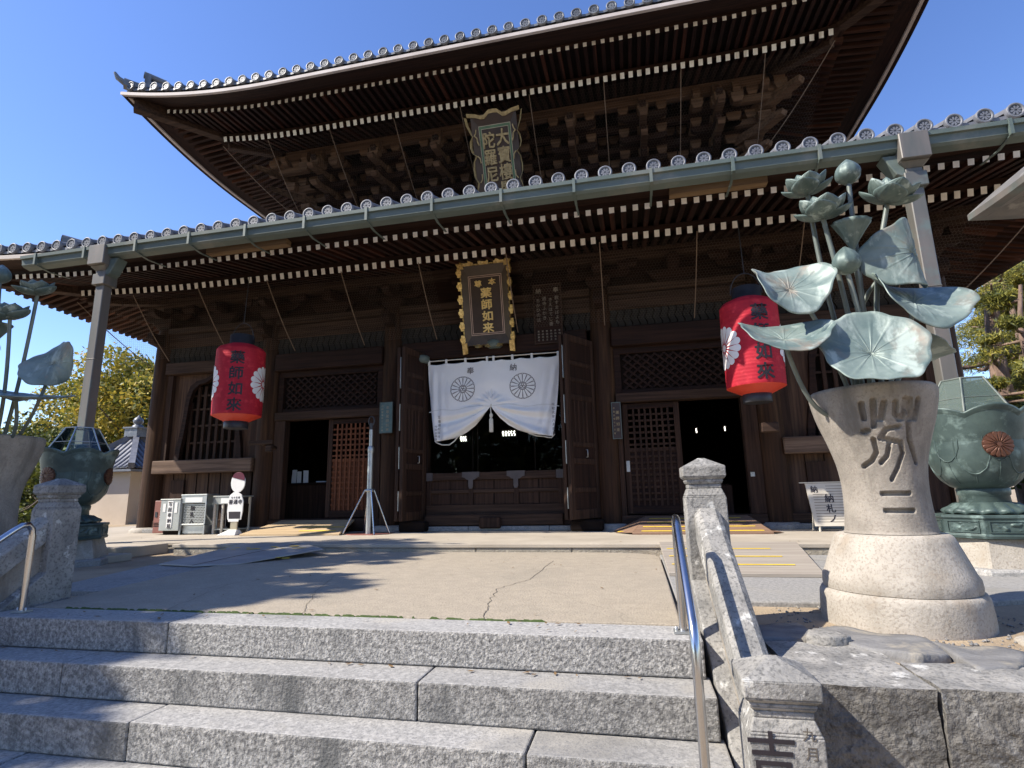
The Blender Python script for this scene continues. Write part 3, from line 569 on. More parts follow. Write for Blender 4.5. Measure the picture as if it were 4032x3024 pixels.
for q, pre in ((LOWR, 'lower'), (UPR, 'upper')):
    for side in ('front', 'left', 'right', 'back'):
        mx = 'wx' if side in ('front', 'back') else 'wy'
        if side != 'back':
            rafters(q, side, ('A', -9.2, 8.6) if (pre == 'lower' and side == 'front') else None)
        b = B()
        run(b, q, side, q['dB'] - .10, q['dB'] - .012, lambda s: zBf(q, side, s, q['dB']) + q['hB'] / 2 + .05, .10)
        run(b, q, side, q['dA'] - .11, q['dA'] - .012, lambda s: zAf(q, side, s, q['dA']) + q['hA'] / 2 + .05, .10)
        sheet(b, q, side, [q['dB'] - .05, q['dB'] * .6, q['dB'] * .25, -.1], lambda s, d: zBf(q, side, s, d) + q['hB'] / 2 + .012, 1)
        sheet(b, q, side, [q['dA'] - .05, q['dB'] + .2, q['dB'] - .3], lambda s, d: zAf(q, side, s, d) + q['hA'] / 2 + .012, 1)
        sheet(b, q, side, [q['dW'] - .02, q['dA'] - .06], lambda s, d: lerp(zAf(q, side, s, q['dA']) + q['hA'] / 2 + .09, q['zW'] + rs(q, side, s) - q['hW'] / 2 + .004, (d - q['dA'] + .06) / (q['dW'] - q['dA'] + .04)), 0)
        b.obj(pre + '_eave', [mx, 'wdark'], hall)
        b = B(); dw = q['dW'] - (0 if side == 'front' else .11); run(b, q, side, dw - .07, dw, lambda s: q['zW'] + rs(q, side, s), q['hW'])
        b.obj('eave_edge', 'edge', hall, bevel=.006)
        # tiles: pans and rolls laid course by course up the slope, round end tiles along the eave
        F, hw = frame(q, side); b = B(); p = q['pit']; r = .086; nt = int((hw + q['dT'] - .12) / p)
        paler = 1 if pre == 'lower' else 0
        for k in range(-nt, nt + 1):
            s0 = k * p; dm = max(q['dIn'], abs(s0) - hw + .02)
            L = q['dT'] - dm
            if L < .1: continue
            nseg = max(2, int(L / .45)); rows = []
            for i in range(nseg + 1):
                d = q['dT'] - L * i / nseg; z = zTf(q, side, s0, d) + .06
                rows.append([F(s0 + r * math.cos(a), d, z + r * math.sin(a)) for a in [math.pi * j / 8 for j in range(9)]])
            b.grid(rows, 0, True)
            c = s0 + p / 2; dm2 = max(q['dIn'], abs(c) - hw)
            if q['dT'] - dm2 > .1:
                L2 = q['dT'] - dm2; n2 = max(2, int(L2 / .45)); rows = []
                for i in range(n2 + 1):
                    d = q['dT'] - .02 - L2 * i / n2
                    rows.append([F(c + u * p / 2, d, zTf(q, side, c, d) + .012 + .045 * u * u) for u in (-1, -.5, 0, .5, 1)])
                b.grid(rows, 0, True)
                e = rows[0]; dz = Vector((0, 0, .05)); b.grid([[tuple(Vector(v) - dz) for v in e], e], 0, False)     # thickness of the pan edge
            # end disc with raised rim and an eight-spoked crest
            zc = zTf(q, side, s0, q['dT']) + .06; R1 = .104; nn = 20
            def ring(rad, o): return [F(s0 + rad * math.cos(2 * math.pi * j / nn), q['dT'] + o, zc + rad * math.sin(2 * math.pi * j / nn)) for j in range(nn)]
            b.grid([ring(R1 - .006, -.05), ring(R1, -.04), ring(R1, .018), ring(R1 - .008, .024), ring(R1 - .024, .024), ring(R1 - .03, .008)], 0, True, True)
            b.add(ring(R1 - .03, .008), [tuple(range(nn))], 1)
            for j in range(8):
                a = math.pi * j / 4 + .2
                po = [(.016, -.006), (.05, -.014), (.064, -.010), (.064, .010), (.05, .014), (.016, .006)]
                pts = [(u * math.cos(a) - v * math.sin(a), u * math.sin(a) + v * math.cos(a)) for u, v in po]
                b.add([F(s0 + u, q['dT'] + .015, zc + v) for u, v in pts], [tuple(range(6))], 0)
        top = q['dIn']; wt = hw + top
        if wt > 0: b.add([F(-wt, top, zTf(q, side, 0, top)), F(wt, top, zTf(q, side, 0, top)), F(wt, top, zTf(q, side, 0, top) - .1), F(-wt, top, zTf(q, side, 0, top) - .1)], [(0, 1, 2, 3)], 0)
        b.obj(pre + '_roof_tiles', ['tile_lo' if paler else 'tile', 'tilef'], hall)
    # hips: stacked ridge, end tile, and the hip rafter underneath
    ym = q['Yf'] + q['hwy']
    for sx in (-1, 1):
        for sy in (-1, 1):
            def H(d, z): return (C + sx * (q['hwx'] + d), ym + sy * (q['hwy'] + d), z)
            def zr(d): return zTf(q, 'front', q['hwx'] + d, d)
            de = q['dT'] - (1.37 if pre == 'lower' else .36)
            b = B(); n = 9
            ds = [lerp(q['dIn'] + .2, de, i / n) for i in range(n + 1)]
            for a, e in zip(ds[:-1], ds[1:]): b.beam(H(e, zr(e) + .14), H(a, zr(a) + .14), .24, .30)
            b.tube([H(d, zr(d) + .32) for d in ds], .085, 10)
            ds2 = [lerp(de, q['dT'] + .02, i / 5) for i in range(6)]
            for a, e in zip(ds2[:-1], ds2[1:]): b.beam(H(e, zr(e) + .08), H(a, zr(a) + .08), .20, .12)
            b.tube([H(d, zr(d) + .17) for d in ds2], .075, 10)
            e = q['dT']; b.tube([H(e - .15, zr(e) + .10), H(e + .02, zr(e) + .13), H(e + .11, zr(e) + .20), H(e + .16, zr(e) + .32)], [.085, .075, .06, .03], 8)      # upturned corner tile
            o = de + .05; b.beam(H(o + .05, zr(o) + .24), H(o - .04, zr(o) + .24), .30, .50)
            b.tube([H(o + .07, zr(o) + .52), H(o - .25, zr(o) + .46)], .085, 10)
            b.obj('hip_ridge', 'tile', hall)
            b = B()
            def zh(d): return (zBf(q, 'front', q['hwx'] + d, d) if d < q['dB'] - .2 else zAf(q, 'front', q['hwx'] + d, d)) - .05
            hs = [-.1, q['dB'] * .5, q['dB'] - .22]
            for a, e in zip(hs[:-1], hs[1:]): b.beam(H(e, zh(e) - .02), H(a, zh(a) - .02), .18, .26)
            b.beam(H(q['dA'] + .34, zAf(q, 'front', q['hwx'] + q['dA'], q['dA']) - .03), H(q['dB'] - .3, zAf(q, 'front', q['hwx'] + q['dB'], q['dB']) - .05), .22, .30)
            b.obj('hip_rafter', 'wgrey', hall, bevel=.01)
for k, bb in enumerate(single): bb.obj('rafter', ['wr', 'white'], hall)
tag(rest.obj('rafters', RM, hall), kind='stuff')
for xa, xb in ((.75, 2.1), (-7.2, -5.6)):      # boards added under the eave; their pale colour paints its lit patches
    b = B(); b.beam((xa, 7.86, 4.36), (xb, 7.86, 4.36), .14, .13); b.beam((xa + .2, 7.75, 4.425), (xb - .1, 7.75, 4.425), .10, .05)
    b.obj('lit_eave_board', 'wpale', hall)

# ---------------- rain gutter with straps, and its two posts
gut = B(); ga, gb_ = -10.68, 5.5
prof = [(7.46, 4.405), (7.30, 4.445), (7.265, 4.43), (7.27, 4.375), (7.305, 4.37), (7.315, 4.27), (7.35, 4.24), (7.47, 4.215), (7.49, 4.25), (7.49, 4.38)]
gut.add([(ga, y, z) for y, z in prof] + [(gb_, y, z) for y, z in prof], [(i, i + 1, len(prof) + i + 1, len(prof) + i) for i in range(len(prof) - 1)] + [tuple(range(len(prof))), tuple(range(2 * len(prof) - 1, len(prof) - 1, -1))])
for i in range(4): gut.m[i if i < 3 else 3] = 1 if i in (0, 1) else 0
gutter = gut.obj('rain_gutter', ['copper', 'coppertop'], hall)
b = B(); x = ga + .35
while x < gb_:
    b = B(); b.box(x - .02, x + .02, 7.255, 7.30, 4.23, 4.445); b.beam((x, 7.29, 4.23), (x, 7.56, 4.19), .035, .012); b.beam((x, 7.55, 4.19), (x, 7.93, 4.22), .03, .012)
    b.obj('gutter_strap', 'copper', gutter); x += 1.08
for x in (-8.95, 3.72):
    b = B(); y = 7.47
    base = GZ if x < -7 else FZ
    b.box(x - .085, x + .085, y - .085, y + .085, base + .1, 3.86)
    b.box(x - .092, x + .092, y - .092, y + .092, 2.40, 2.42)
    o = b.obj('gutter_post', 'copperbr', hall, bevel=.012)
    b = B(); b.box(x - .13, x + .13, y - .13, y + .13, 3.74, 3.94); b.box(x - .10, x + .10, y - .10, y + .10, 3.93, 4.01)
    b.hexa([(x - .10, y - .10, 4.0), (x + .10, y - .10, 4.0), (x + .10, y + .10, 4.0), (x - .10, y + .10, 4.0)], [(x - .17, y - .17, 4.08), (x + .17, y - .17, 4.08), (x + .17, y + .17, 4.08), (x - .17, y + .17, 4.08)])
    b.box(x - .17, x + .17, y - .228, y + .17, 4.08, 4.44)
    b.obj('capital', 'copperbr', o, bevel=.01)
    b = B(); sgn = 1 if x < 0 else -1
    for sg in (sgn,):
        b.hexa([(x + sg * .1, y - .1, 3.88), (x + sg * .2, y - .1, 3.94), (x + sg * .2, y + .1, 3.94), (x + sg * .1, y + .1, 3.88)], [(x + sg * .1, y - .1, 4.21), (x + sg * .34, y - .1, 4.21), (x + sg * .34, y + .1, 4.21), (x + sg * .1, y + .1, 4.21)])
    b.obj('bracket', 'copper', o, bevel=.01)
    b = B(); b.box(x - .2, x + .2, y - .2, y + .2, base - .02, base + .12); b.obj('footing', 'granite', o, bevel=.02)

# ---------------- columns, beams and walls of the lower storey
col0 = None
for x in XC:
    b = B(); n = 28
    b.lathe([(.235, FZ + .06), (.232, 1.0), (.222, 3.0), (.205, 3.84)], 0, 0, n)
    if col0 is None:
        col0 = b.obj('column', 'wcol', hall, at=None); col0.location = (x - C, YF - 12, -FZ); col0.data.transform(Matrix.Translation((C, 12, FZ))); cols = [col0]
        bb = B(); bb.lathe([(.36, FZ), (.36, FZ + .05), (.30, FZ + .10), (.25, FZ + .105)], 0, 0, 24)
        base0 = bb.obj('column_base', 'granpale', hall); base0.parent = col0; base0.data.transform(Matrix.Translation((C, 12, FZ)))
    else:
        c = col0.copy(); COL.objects.link(c); c.location = (x - C, YF - 12, -FZ)
        d = base0.copy(); COL.objects.link(d); d.parent = c; cols.append(c)
def part(name, m, fn, parent=hall, bevel=0, **k):
    b = B(); fn(b); return b.obj(name, m, parent, bevel=bevel, **k)
for i in range(5):
    xa, xb = XC[i] + .19, XC[i + 1] - .19
    if i == 2: part('lintel_beam', 'wx', lambda b: b.box(-4.45, -.75, 10.12, 10.42, 2.68, 3.05), bevel=.015)
    else:
        part('tie_beam', 'wgrey' if i in (0, 4) else 'wx', lambda b: b.box(xa, xb, 10.15, 10.42, 2.68 if i != 0 else 2.78, 3.05), bevel=.015)
    # wavy slats closing the band above the tie beam
    def waves(b):
        x = xa; w = .135
        while x < xb - .02:
            e = min(x + w - .018, xb); rows = [[], []]
            for k in range(13):
                t = k / 12; z = lerp(3.05, 3.40, t); o = .022 * math.sin(t * 2 * math.pi * 1.5)
                rows[0].append((x + o, 10.24, z)); rows[1].append((e + o, 10.24, z))
            b.grid(rows, 0, False); b.grid([[(p[0], 10.28, p[2]) for p in rows[1]], [(p[0], 10.28, p[2]) for p in rows[0]]], 0, False)
            b.grid([[(p[0], 10.28, p[2]) for p in rows[0]], rows[0]], 0, False); b.grid([rows[1], [(p[0], 10.28, p[2]) for p in rows[1]]], 0, False)
            x += w
        b.box(xa, xb, 10.34, 10.36, 3.05, 3.40, 1)
    part('wave_panel', ['wave', 'wdark'], waves)
    part('head_beam', 'wgrey', lambda b: (b.box(xa - .02, xb + .02, 10.20, 10.46, 3.40, 3.70), b.box(xa - .02, xb + .02, 10.14, 10.50, 3.715, 3.86)), bevel=.012)
def bearing(b, x, y, z, w=.30, h=.20, m=0):                  # a bearing block: cube above, hollowed taper below
    k = .62
    b.hexa([(x - w / 2 * k, y - w / 2 * k, z), (x + w / 2 * k, y - w / 2 * k, z), (x + w / 2 * k, y + w / 2 * k, z), (x - w / 2 * k, y + w / 2 * k, z)],
           [(x - w / 2, y - w / 2, z + h * .45), (x + w / 2, y - w / 2, z + h * .45), (x + w / 2, y + w / 2, z + h * .45), (x - w / 2, y + w / 2, z + h * .45)], m)
    b.box(x - w / 2, x + w / 2, y - w / 2, y + w / 2, z + h * .45 - .001, z + h, m)
def arm(b, x, y, z, L, w=.12, h=.15, m=0, along='x'):        # a bracket arm: flat above, curved up at both ends below
    po = [(-L / 2, h), (-L / 2, h * .55), (-L / 2 + .06, h * .2), (-L / 2 + .15, 0), (L / 2 - .15, 0), (L / 2 - .06, h * .2), (L / 2, h * .55), (L / 2, h)]
    if along == 'x': b.prism(po, lambda u, v: (x + u, y - w / 2, z + v), lambda u, v: (x + u, y + w / 2, z + v), m)
    else: b.prism(po, lambda u, v: (x - w / 2, y + u, z + v), lambda u, v: (x + w / 2, y + u, z + v), m)
for i, x in enumerate(XC):
    def br(b):
        bearing(b, x, YF, 3.86, .46, .24); arm(b, x, YF, 4.08, 1.25, .15, .17); arm(b, x, YF - .1, 4.08, .9, .15, .17, along='y')
        for dx in (-.5, 0, .5): bearing(b, x + dx, YF, 4.24, .24, .17)
        # carved beam nose
        b.prism([(0, -.14), (.24, -.10), (.34, 0), (.30, .14), (.18, .12), (0, .16)], lambda u, v: (x - .085, 10.16 - u, 3.56 + v), lambda u, v: (x + .085, 10.16 - u, 3.56 + v))
    part('bracket', 'wx', br, bevel=.008)
for i in range(5):
    x = (XC[i] + XC[i + 1]) / 2
    def mid(b):
        b.prism([(-.30, 0), (.30, 0), (.52, .26), (-.52, .26)], lambda u, v: (x + u, YF - .13, 3.87 + v), lambda u, v: (x + u, YF + .02, 3.87 + v))
        bearing(b, x, YF - .05, 4.13, .26, .22)
        for dx in (-.75, .75): bearing(b, x + dx, YF - .05, 4.24, .22, .16)
        b.prism([(-.10, 0), (.10, 0), (.12, .12), (.06, .22), (-.06, .22), (-.12, .12)], lambda u, v: (x + u, YF - .34, 4.15 + v), lambda u, v: (x + u, YF - .10, 4.15 + v))
    part('mid_bracket', 'wx', mid, bevel=.008)
part('upper_wall_board', 'wx', lambda b: b.box(-10.3, 5.1, 10.44, 10.47, 3.86, 4.75))
part('eave_purlin', 'wgrey', lambda b: b.box(-11.0, 5.8, YF - .15, YF + .07, 4.40, 4.62), bevel=.012)
part('side_wall', 'wz', lambda b: (b.box(-10.42, -10.36, 10.5, 26, FZ + .02, 4.7), b.box(5.16, 5.22, 10.5, 26, FZ + .02, 4.7), b.box(-10.3, 5.1, 26, 26.1, FZ + .02, 4.7)))
part('side_brackets', 'wx', lambda b: [(bearing(b, xx, yy, 3.86, .46, .24), arm(b, xx, yy, 4.08, 1.2, .15, .17, along='y'), b.box(xx - .18, xx + .18, yy, yy + 2.7, 3.4, 3.86)) for xx in (-10.35, 5.15) for yy in (13.05, 15.75, 18.45)])
for xx in (-10.35, 5.15):
    for yy in (13.05, 15.75, 18.45, 21.1): part('side_column', 'wz', lambda b: b.lathe([(.24, FZ), (.21, 3.85)], xx, yy, 20))
# plinth stones and sill under the whole front
part('plinth', 'granite', lambda b: [b.box(xa + .004, xb - .004, 10.02, 10.6, FZ, FZ + .085) for xa, xb in ((-10.2, -8.9), (-8.9, -7.2), (-4.5, -3.05), (-3.05, -1.55), (-1.55, -.55), (2.2, 3.8), (3.8, 5.0))], bevel=.01)
part('ground_sill', 'wgrey', lambda b: (b.box(-10.15, -7.8, 10.2, 10.5, FZ + .09, FZ + .25), b.box(-4.1, -1.1, 10.14, 10.5, FZ + .09, FZ + .28), b.box(2.5, 5.0, 10.2, 10.5, FZ + .09, FZ + .25),
                              b.box(-7.36, -4.9, 10.2, 10.5, FZ + .02, FZ + .24), b.box(-.28, 2.13, 10.2, 10.5, FZ + .02, FZ + .24)), bevel=.01)
# window bays at both ends: boards, waist beam, bell-shaped window with bars
def bell(xc):
    pts = [(-.72, .88), (-.70, 1.1), (-.64, 1.5), (-.60, 1.9), (-.57, 2.2), (-.50, 2.42), (-.36, 2.53), (-.2, 2.56), (-.08, 2.62), (0, 2.70)]
    return [(xc + u, z) for u, z in pts] + [(xc - u, z) for u, z in pts[-2::-1]]
for xa, xb in ((XC[0] + .2, XC[1] - .2), (XC[4] + .2, XC[5] - .2)):
    xc = (xa + xb) / 2; ol = bell(xc)
    def boards(b):
        half = [p for p in ol if p[0] <= xc + 1e-6]
        b.grid([[(xa, 10.34, z) for x, z in half], [(x, 10.34, z) for x, z in half]], 0, False)
        b.grid([[(2 * xc - x, 10.34, z) for x, z in half], [(xb, 10.34, z) for x, z in half]], 0, False)
        b.box(xa, xb, 10.335, 10.36, 2.70, 2.79); b.box(xa, xb, 10.36, 10.39, FZ + .2, .60)
        for u in np.linspace(xa, xb, 9)[1:-1]: b.box(u - .004, u + .004, 10.345, 10.365, FZ + .25, .60, 1)
        b.box(xa, xa + .14, 10.24, 10.36, .86, 2.78, 2); b.box(xb - .14, xb, 10.24, 10.36, .86, 2.78, 2)
        b.box(xa + .3, xa + .62, 10.30, 10.36, FZ + .25, .45, 2); b.box(xb - .4, xb - .1, 10.30, 10.36, FZ + .25, .58, 2)
    part('wall_boards', ['wboard', 'wdark', 'wgreyz'], boards)
    part('waist_beam', 'wbeam', lambda b: b.box(xa - .06, xb + .02, 10.10, 10.36, .585, .865), bevel=.015)
    def win(b):
        n = len(ol); cx, cz = xc, 1.7
        outer = [(xc + (x - xc) * 1.16, z + (.09 if z > 2 else 0)) for x, z in ol]
        for y0, y1, rev in ((10.25, 10.345, False),):
            b.grid([[(x, y0, z) for x, z in ol], [(x, y0, z) for x, z in outer]], 0, False)
            b.grid([[(x, y1, z) for x, z in ol], [(x, y0, z) for x, z in ol]], 0, False)
            b.grid([[(x, y0, z) for x, z in outer], [(x, y1, z) for x, z in outer]], 0, False)
        b.box(xc - .72, xc + .72, 10.46, 10.48, .87, 2.72, 2)
    w = part('bell_window', ['wx', 'wgrey', 'wdark'], win)
    def bars(b):
        for k in range(8): u = xc - .60 + k * .1714; h = 2.35 if 0 < k < 7 else 2.0; b.box(u - .032, u + .032, 10.35, 10.40, .87, h + .15, 0)
        for z in (1.25, 1.62, 1.99, 2.3): b.box(xc - .66, xc + .66, 10.365, 10.385, z - .02, z + .02, 1)
    part('window_bars', ['wgreyz', 'wgrey'], bars, w)
# door bays: lattice door, frame, crossed lattice transom
def transom(xa, xb):
    def tr(b):
        b.box(xa, xb, 10.36, 10.38, 1.80, 2.62, 1)
        n = 11; H = .66; za = 1.88
        for k in range(-6, 22):
            for sg in (-1, 1):
                u0 = xa + .1 + (k) * .165; pts = []
                p, q = (u0, za), (u0 + 1.15 * H * sg, za + H)
                # clip in u
                def clip(p, q, lo, hi):
                    (x0, z0), (x1, z1) = p, q
                    if x0 > x1: x0, z0, x1, z1 = x1, z1, x0, z0
                    if x1 <= lo or x0 >= hi: return None
                    t0 = max(0, (lo - x0) / (x1 - x0)); t1 = min(1, (hi - x0) / (x1 - x0))
                    return (x0 + (x1 - x0) * t0, z0 + (z1 - z0) * t0), (x0 + (x1 - x0) * t1, z0 + (z1 - z0) * t1)
                c = clip(p, q, xa + .09, xb - .09)
                if c and math.dist(*c) > .03: b.beam((c[0][0], 10.325 + .006 * sg, c[0][1]), (c[1][0], 10.325 + .006 * sg, c[1][1]), .03, .034, 0, up=(0, -1, 0) if False else (0, 0, 1))
    return tr
for (xa, xb, dl, dr, ol_, orr) in ((-7.34, -4.93, -6.13, -5.13, -7.08, -6.15), (-.27, 2.13, -.17, .84, .86, 1.87)):
    part('door_lintel', 'wgrey', lambda b: b.box(xa, xb, 10.19, 10.42, 1.615, 1.79), bevel=.01)
    fr = part('transom_frame', 'wx', lambda b: (b.box(xa, xb, 10.28, 10.40, 2.55, 2.68), b.box(xa, xa + .12, 10.27, 10.39, 1.80, 2.55), b.box(xb - .12, xb, 10.27, 10.39, 1.80, 2.55), b.box(xa, xb, 10.285, 10.40, 1.79, 1.87)), bevel=.006)
    part('crossed_lattice', ['wx', 'wdark'], transom(xa + .08, xb - .08), fr)
    [part('door_jamb', 'wgreyz', lambda b: b.box(u, v, 10.22, 10.40, FZ + .24, 1.615), bevel=.008) for u, v in ((xa, min(ol_, dl) - .01), (max(dr, orr) + .01, xb))]
    d = part('lattice_door', ['wgreyz', 'wx'], lambda b: (b.box(dl, dl + .10, 10.30, 10.345, FZ + .26, 1.60), b.box(dr - .10, dr, 10.30, 10.345, FZ + .26, 1.60), b.box(dl + .1, dr - .1, 10.30, 10.345, 1.50, 1.60, 1), b.box(dl + .1, dr - .1, 10.30, 10.345, FZ + .26, FZ + .40, 1)), bevel=.005)
    def lat(b):
        u0, u1, z0, z1 = dl + .1, dr - .1, FZ + .40, 1.50
        nx, nz = 8, 16
        for k in range(1, nx): u = lerp(u0, u1, k / nx); b.box(u - .018, u + .018, 10.308, 10.328, z0, z1)
        for k in range(1, nz): z = lerp(z0, z1, k / nz); b.box(u0, u1, 10.318, 10.338, z - .018, z + .018)
        b.box(u0, u1, 10.345, 10.352, z0, lerp(z0, z1, .56), 1); b.box(u0, u1, 10.316, 10.34, lerp(z0, z1, .56), lerp(z0, z1, .56) + .05)
    part('lattice', ['wred' if dl < -3 else 'wgreyz', 'wred' if dl < -3 else 'wx'], lat, d)
    if dl > -3:
        part('door_lock', 'steelm', lambda b: (b.box(dl + .02, dl + .085, 10.292, 10.30, .36, .56), b.box(1.92, 1.99, 10.20, 10.22, .22, .30)), d, bevel=.004)
# centre bay: jambs, low panel, glass, folding doors, threshold
part('centre_jamb', 'wz', lambda b: (b.box(-4.50, -3.93, 10.22, 10.42, FZ + .28, 2.68), b.box(-1.28, -.70, 10.22, 10.42, FZ + .28, 2.68)), bevel=.01)
pnl = part('low_panel', ['wgrey', 'wgreyz', 'wdark'], lambda b: (b.box(-3.925, -1.285, 10.17, 10.26, .29, .43), b.box(-3.925, -1.285, 10.17, 10.26, -.36, -.17), b.box(-3.925, -1.285, 10.185, 10.25, .045, .11),
      [b.box(u - .045, u + .045, 10.18, 10.255, -.17, .29, 1) for u in (-3.88, -3.04, -2.17, -1.33)], b.box(-3.925, -1.285, 10.215, 10.235, -.17, .29, 1),
      [b.box(u - .008, u + .008, 10.205, 10.216, -.16, .28, 2) for u in (-3.45, -2.6, -1.75)]), bevel=.006)
for u in (-3.04, -2.17):
        b = B(); b.prism([(-.17, 0), (-.17, -.09), (-.12, -.105), (-.08, -.14), (-.045, -.145), (-.045, -.27), (-.025, -.31), (.025, -.31), (.045, -.27), (.045, -.145), (.08, -.14), (.12, -.105), (.17, -.09), (.17, 0)],
                lambda x, z: (u + x, 10.155, .435 + z), lambda x, z: (u + x, 10.168, .435 + z))
        b.box(u - .17, u + .17, 10.156, 10.26, .432, .438); b.obj('metal_fitting', 'iron', pnl)
for xa, xb in ((-3.925, -3.80), (-1.41, -1.285)): part('metal_fitting', 'iron', lambda b: b.box(xa, xb, 10.156, 10.168, .285, .437), pnl)
gl = part('glass_screen', ['glass', 'wdark'], lambda b: (b.add([(-3.92, 10.36, .43), (-1.29, 10.36, .43), (-1.29, 10.36, 2.66), (-3.92, 10.36, 2.66)], [(0, 1, 2, 3)], 0), [b.box(u - .006, u + .006, 10.352, 10.37, .43, 2.66, 1) for u in (-3.05, -2.95, -1.83)]))
part('threshold', 'wgrey', lambda b: b.box(-3.9, -1.3, 10.04, 10.14, FZ + .10, FZ + .30), bevel=.012)
for xa, xb in ((-4.32, -3.82), (-1.15, -.58)): part('pivot_block', 'wdark', lambda b: b.box(xa, xb, 9.78, 10.10, FZ + .0, FZ + .19), bevel=.03)
part('sill_block', 'wgreyz', lambda b: b.box(-2.83, -2.43, 9.96, 10.04, FZ + .05, FZ + .25), bevel=.02)
for u, z in ((-4.02, 2.60), (-2.52, 2.80), (-.98, 2.62)): part('copper_cap', 'copper', lambda b: b.lathe([(.10, z), (.15, z + .03), (.16, z + .12), (.12, z + .15)], u, 10.10, 14))
for sx, name in ((0, 'left'), (1, 'right')):
    # two leaves folded together, standing out from the wall
    hinge = (-4.02, 10.20) if not sx else (-.70, 10.20); tip = (-4.20, 9.50) if not sx else (-1.13, 9.50)
    hz = Vector((hinge[0], hinge[1], 0)); tz = Vector((tip[0], tip[1], 0)); dirv = (hz - tz).normalized(); nrm = Vector((dirv.y, -dirv.x, 0))
    L = (hz - tz).length
    for k, off in enumerate((-.06, .045)):
        def leaf(b):
            def P(u, w, z): p = tz + dirv * u + nrm * (off + w); return (p.x, p.y, z)
            def bx(u0, u1, w0, w1, z0, z1, m=0): b.hexa([P(u0, w0, z0), P(u1, w0, z0), P(u1, w1, z0), P(u0, w1, z0)], [P(u0, w0, z1), P(u1, w0, z1), P(u1, w1, z1), P(u0, w1, z1)], m)
            zb, zt = -.43, 2.80
            bx(0, .10, -.035, .035, zb, zt); bx(L - .10, L, -.035, .035, zb, zt)
            bx(.1, L - .1, -.018, .018, zb, zt, 1)
            for z0, z1 in ((zb, zb + .16), (.02, .10), (.50, .60), (.80, .88), (1.62, 1.72), (1.95, 2.02), (2.25, 2.33), (zt - .12, zt)): bx(.1, L - .1, -.033, .033, z0, z1)
            for t in (.22, .36, .5, .64): bx(t * L, t * L + .045, -.03, .03, .88, 1.62)
        d = part('folding_door', ['wgreyz', 'wz'], leaf, bevel=.006)
    def P(u, w, z): p = tz + dirv * u + nrm * w; return (p.x, p.y, z)
    for z0, z1 in ((-.25, .1), (.5, .9), (1.2, 1.7), (2.0, 2.6)):
        b = B(); b.hexa([P(-.006, -.012, z0), P(.02, -.012, z0), P(.02, .0, z0), P(-.006, .0, z0)], [P(-.006, -.012, z1), P(.02, -.012, z1), P(.02, .0, z1), P(-.006, .0, z1)]); b.obj('door_hinge', 'steelm', d)
    b = B(); q = [P(.45, .085, .62), P(.45, .12, .62), P(.45, .12, .75), P(.45, .085, .75)]
    b.tube(q, .008, 6); b.obj('door_pull', 'steelm', d)
# dark interior
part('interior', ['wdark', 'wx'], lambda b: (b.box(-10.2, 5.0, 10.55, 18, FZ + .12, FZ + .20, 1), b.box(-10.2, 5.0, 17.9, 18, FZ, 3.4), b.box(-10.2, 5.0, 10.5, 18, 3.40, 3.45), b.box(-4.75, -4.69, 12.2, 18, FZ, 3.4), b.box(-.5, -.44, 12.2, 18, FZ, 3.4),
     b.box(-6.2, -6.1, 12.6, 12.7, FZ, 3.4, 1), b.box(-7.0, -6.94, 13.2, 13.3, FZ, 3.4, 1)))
part('lantern_arm', 'wgrey', lambda b: (b.box(-7.0, -6.5, 9.0, 9.05, 1.0, 1.08), b.beam((-6.75, 9.02, 1.04), (-7.2, 10.1, 1.04), .06, .07), b.box(-6.62, -6.5, 8.98, 9.06, .86, .98, 0)), bevel=.01)
part('lantern_arm', 'wgrey', lambda b: (b.beam((2.05, 8.9, .95), (2.25, 10.1, 1.0), .07, .08), b.box(1.88, 2.12, 8.8, 8.95, .84, .98)), bevel=.01)

# ---------------- upper storey
UY = 12.95
part('upper_wall', 'wdark', lambda b: b.box(-7.5, 2.3, UY, 22.7, 5.6, 9.6))
part('upper_purlin', 'wbr', lambda b: (b.box(-8.95, 3.75, UY - 1.30, UY - 1.12, 8.80, 9.05), b.box(-8.72, -8.54, UY - 1.3, 22, 8.80, 9.05), b.box(3.34, 3.52, UY - 1.3, 22, 8.80, 9.05)), bevel=.012)
kx = [C - 4.9 + 9.8 * k / 6 for k in range(7)]
TI = [(0.15, 7.42), (.50, 7.76), (.85, 8.10), (1.20, 8.44)]
for x in kx:
    def cluster(b):
        for i, (d, z) in enumerate(TI):
            for dd in [t[0] for t in TI[:i + 1]]:
                y = UY - dd
                arm(b, x, y, z, 1.10 if dd > .2 else 1.5, .13, .16, 1)
                for dx in (-.43, 0, .43) if dd > .2 else (-.68, -.34, 0, .34, .68): bearing(b, x + dx, y, z + .165, .24, .185)
            arm(b, x, UY - d / 2 - .1, z - .02, d + .75, .14, .17, 1, along='y')
        bearing(b, x, UY - .12, 7.0, .42, .26)
        for d0, z0, d1, z1 in ((.2, 8.06, 1.52, 7.84), (.2, 8.44, 1.72, 8.20)):     # tail rafters with hooked tips
            b.prism([(0, 0), (.75, -.03), (1, -.02), (1.08, .08), (1.0, .13), (.85, .10), (0, .17)],
                    lambda u, v: (x - .075, UY - lerp(d0, d1, u), lerp(z0, z1, u) + v), lambda u, v: (x + .075, UY - lerp(d0, d1, u), lerp(z0, z1, u) + v))
        bearing(b, x, UY - 1.5, 8.36, .24, .18)
        b.prism([(0, 0), (.14, .02), (.2, .12), (.16, .28), (.06, .36), (0, .36)], lambda u, v: (x - .08, UY - 1.30 - u, 8.56 + v), lambda u, v: (x + .08, UY - 1.30 - u, 8.56 + v))
    part('bracket_cluster', ['wbr', 'wx'], cluster, bevel=.006)
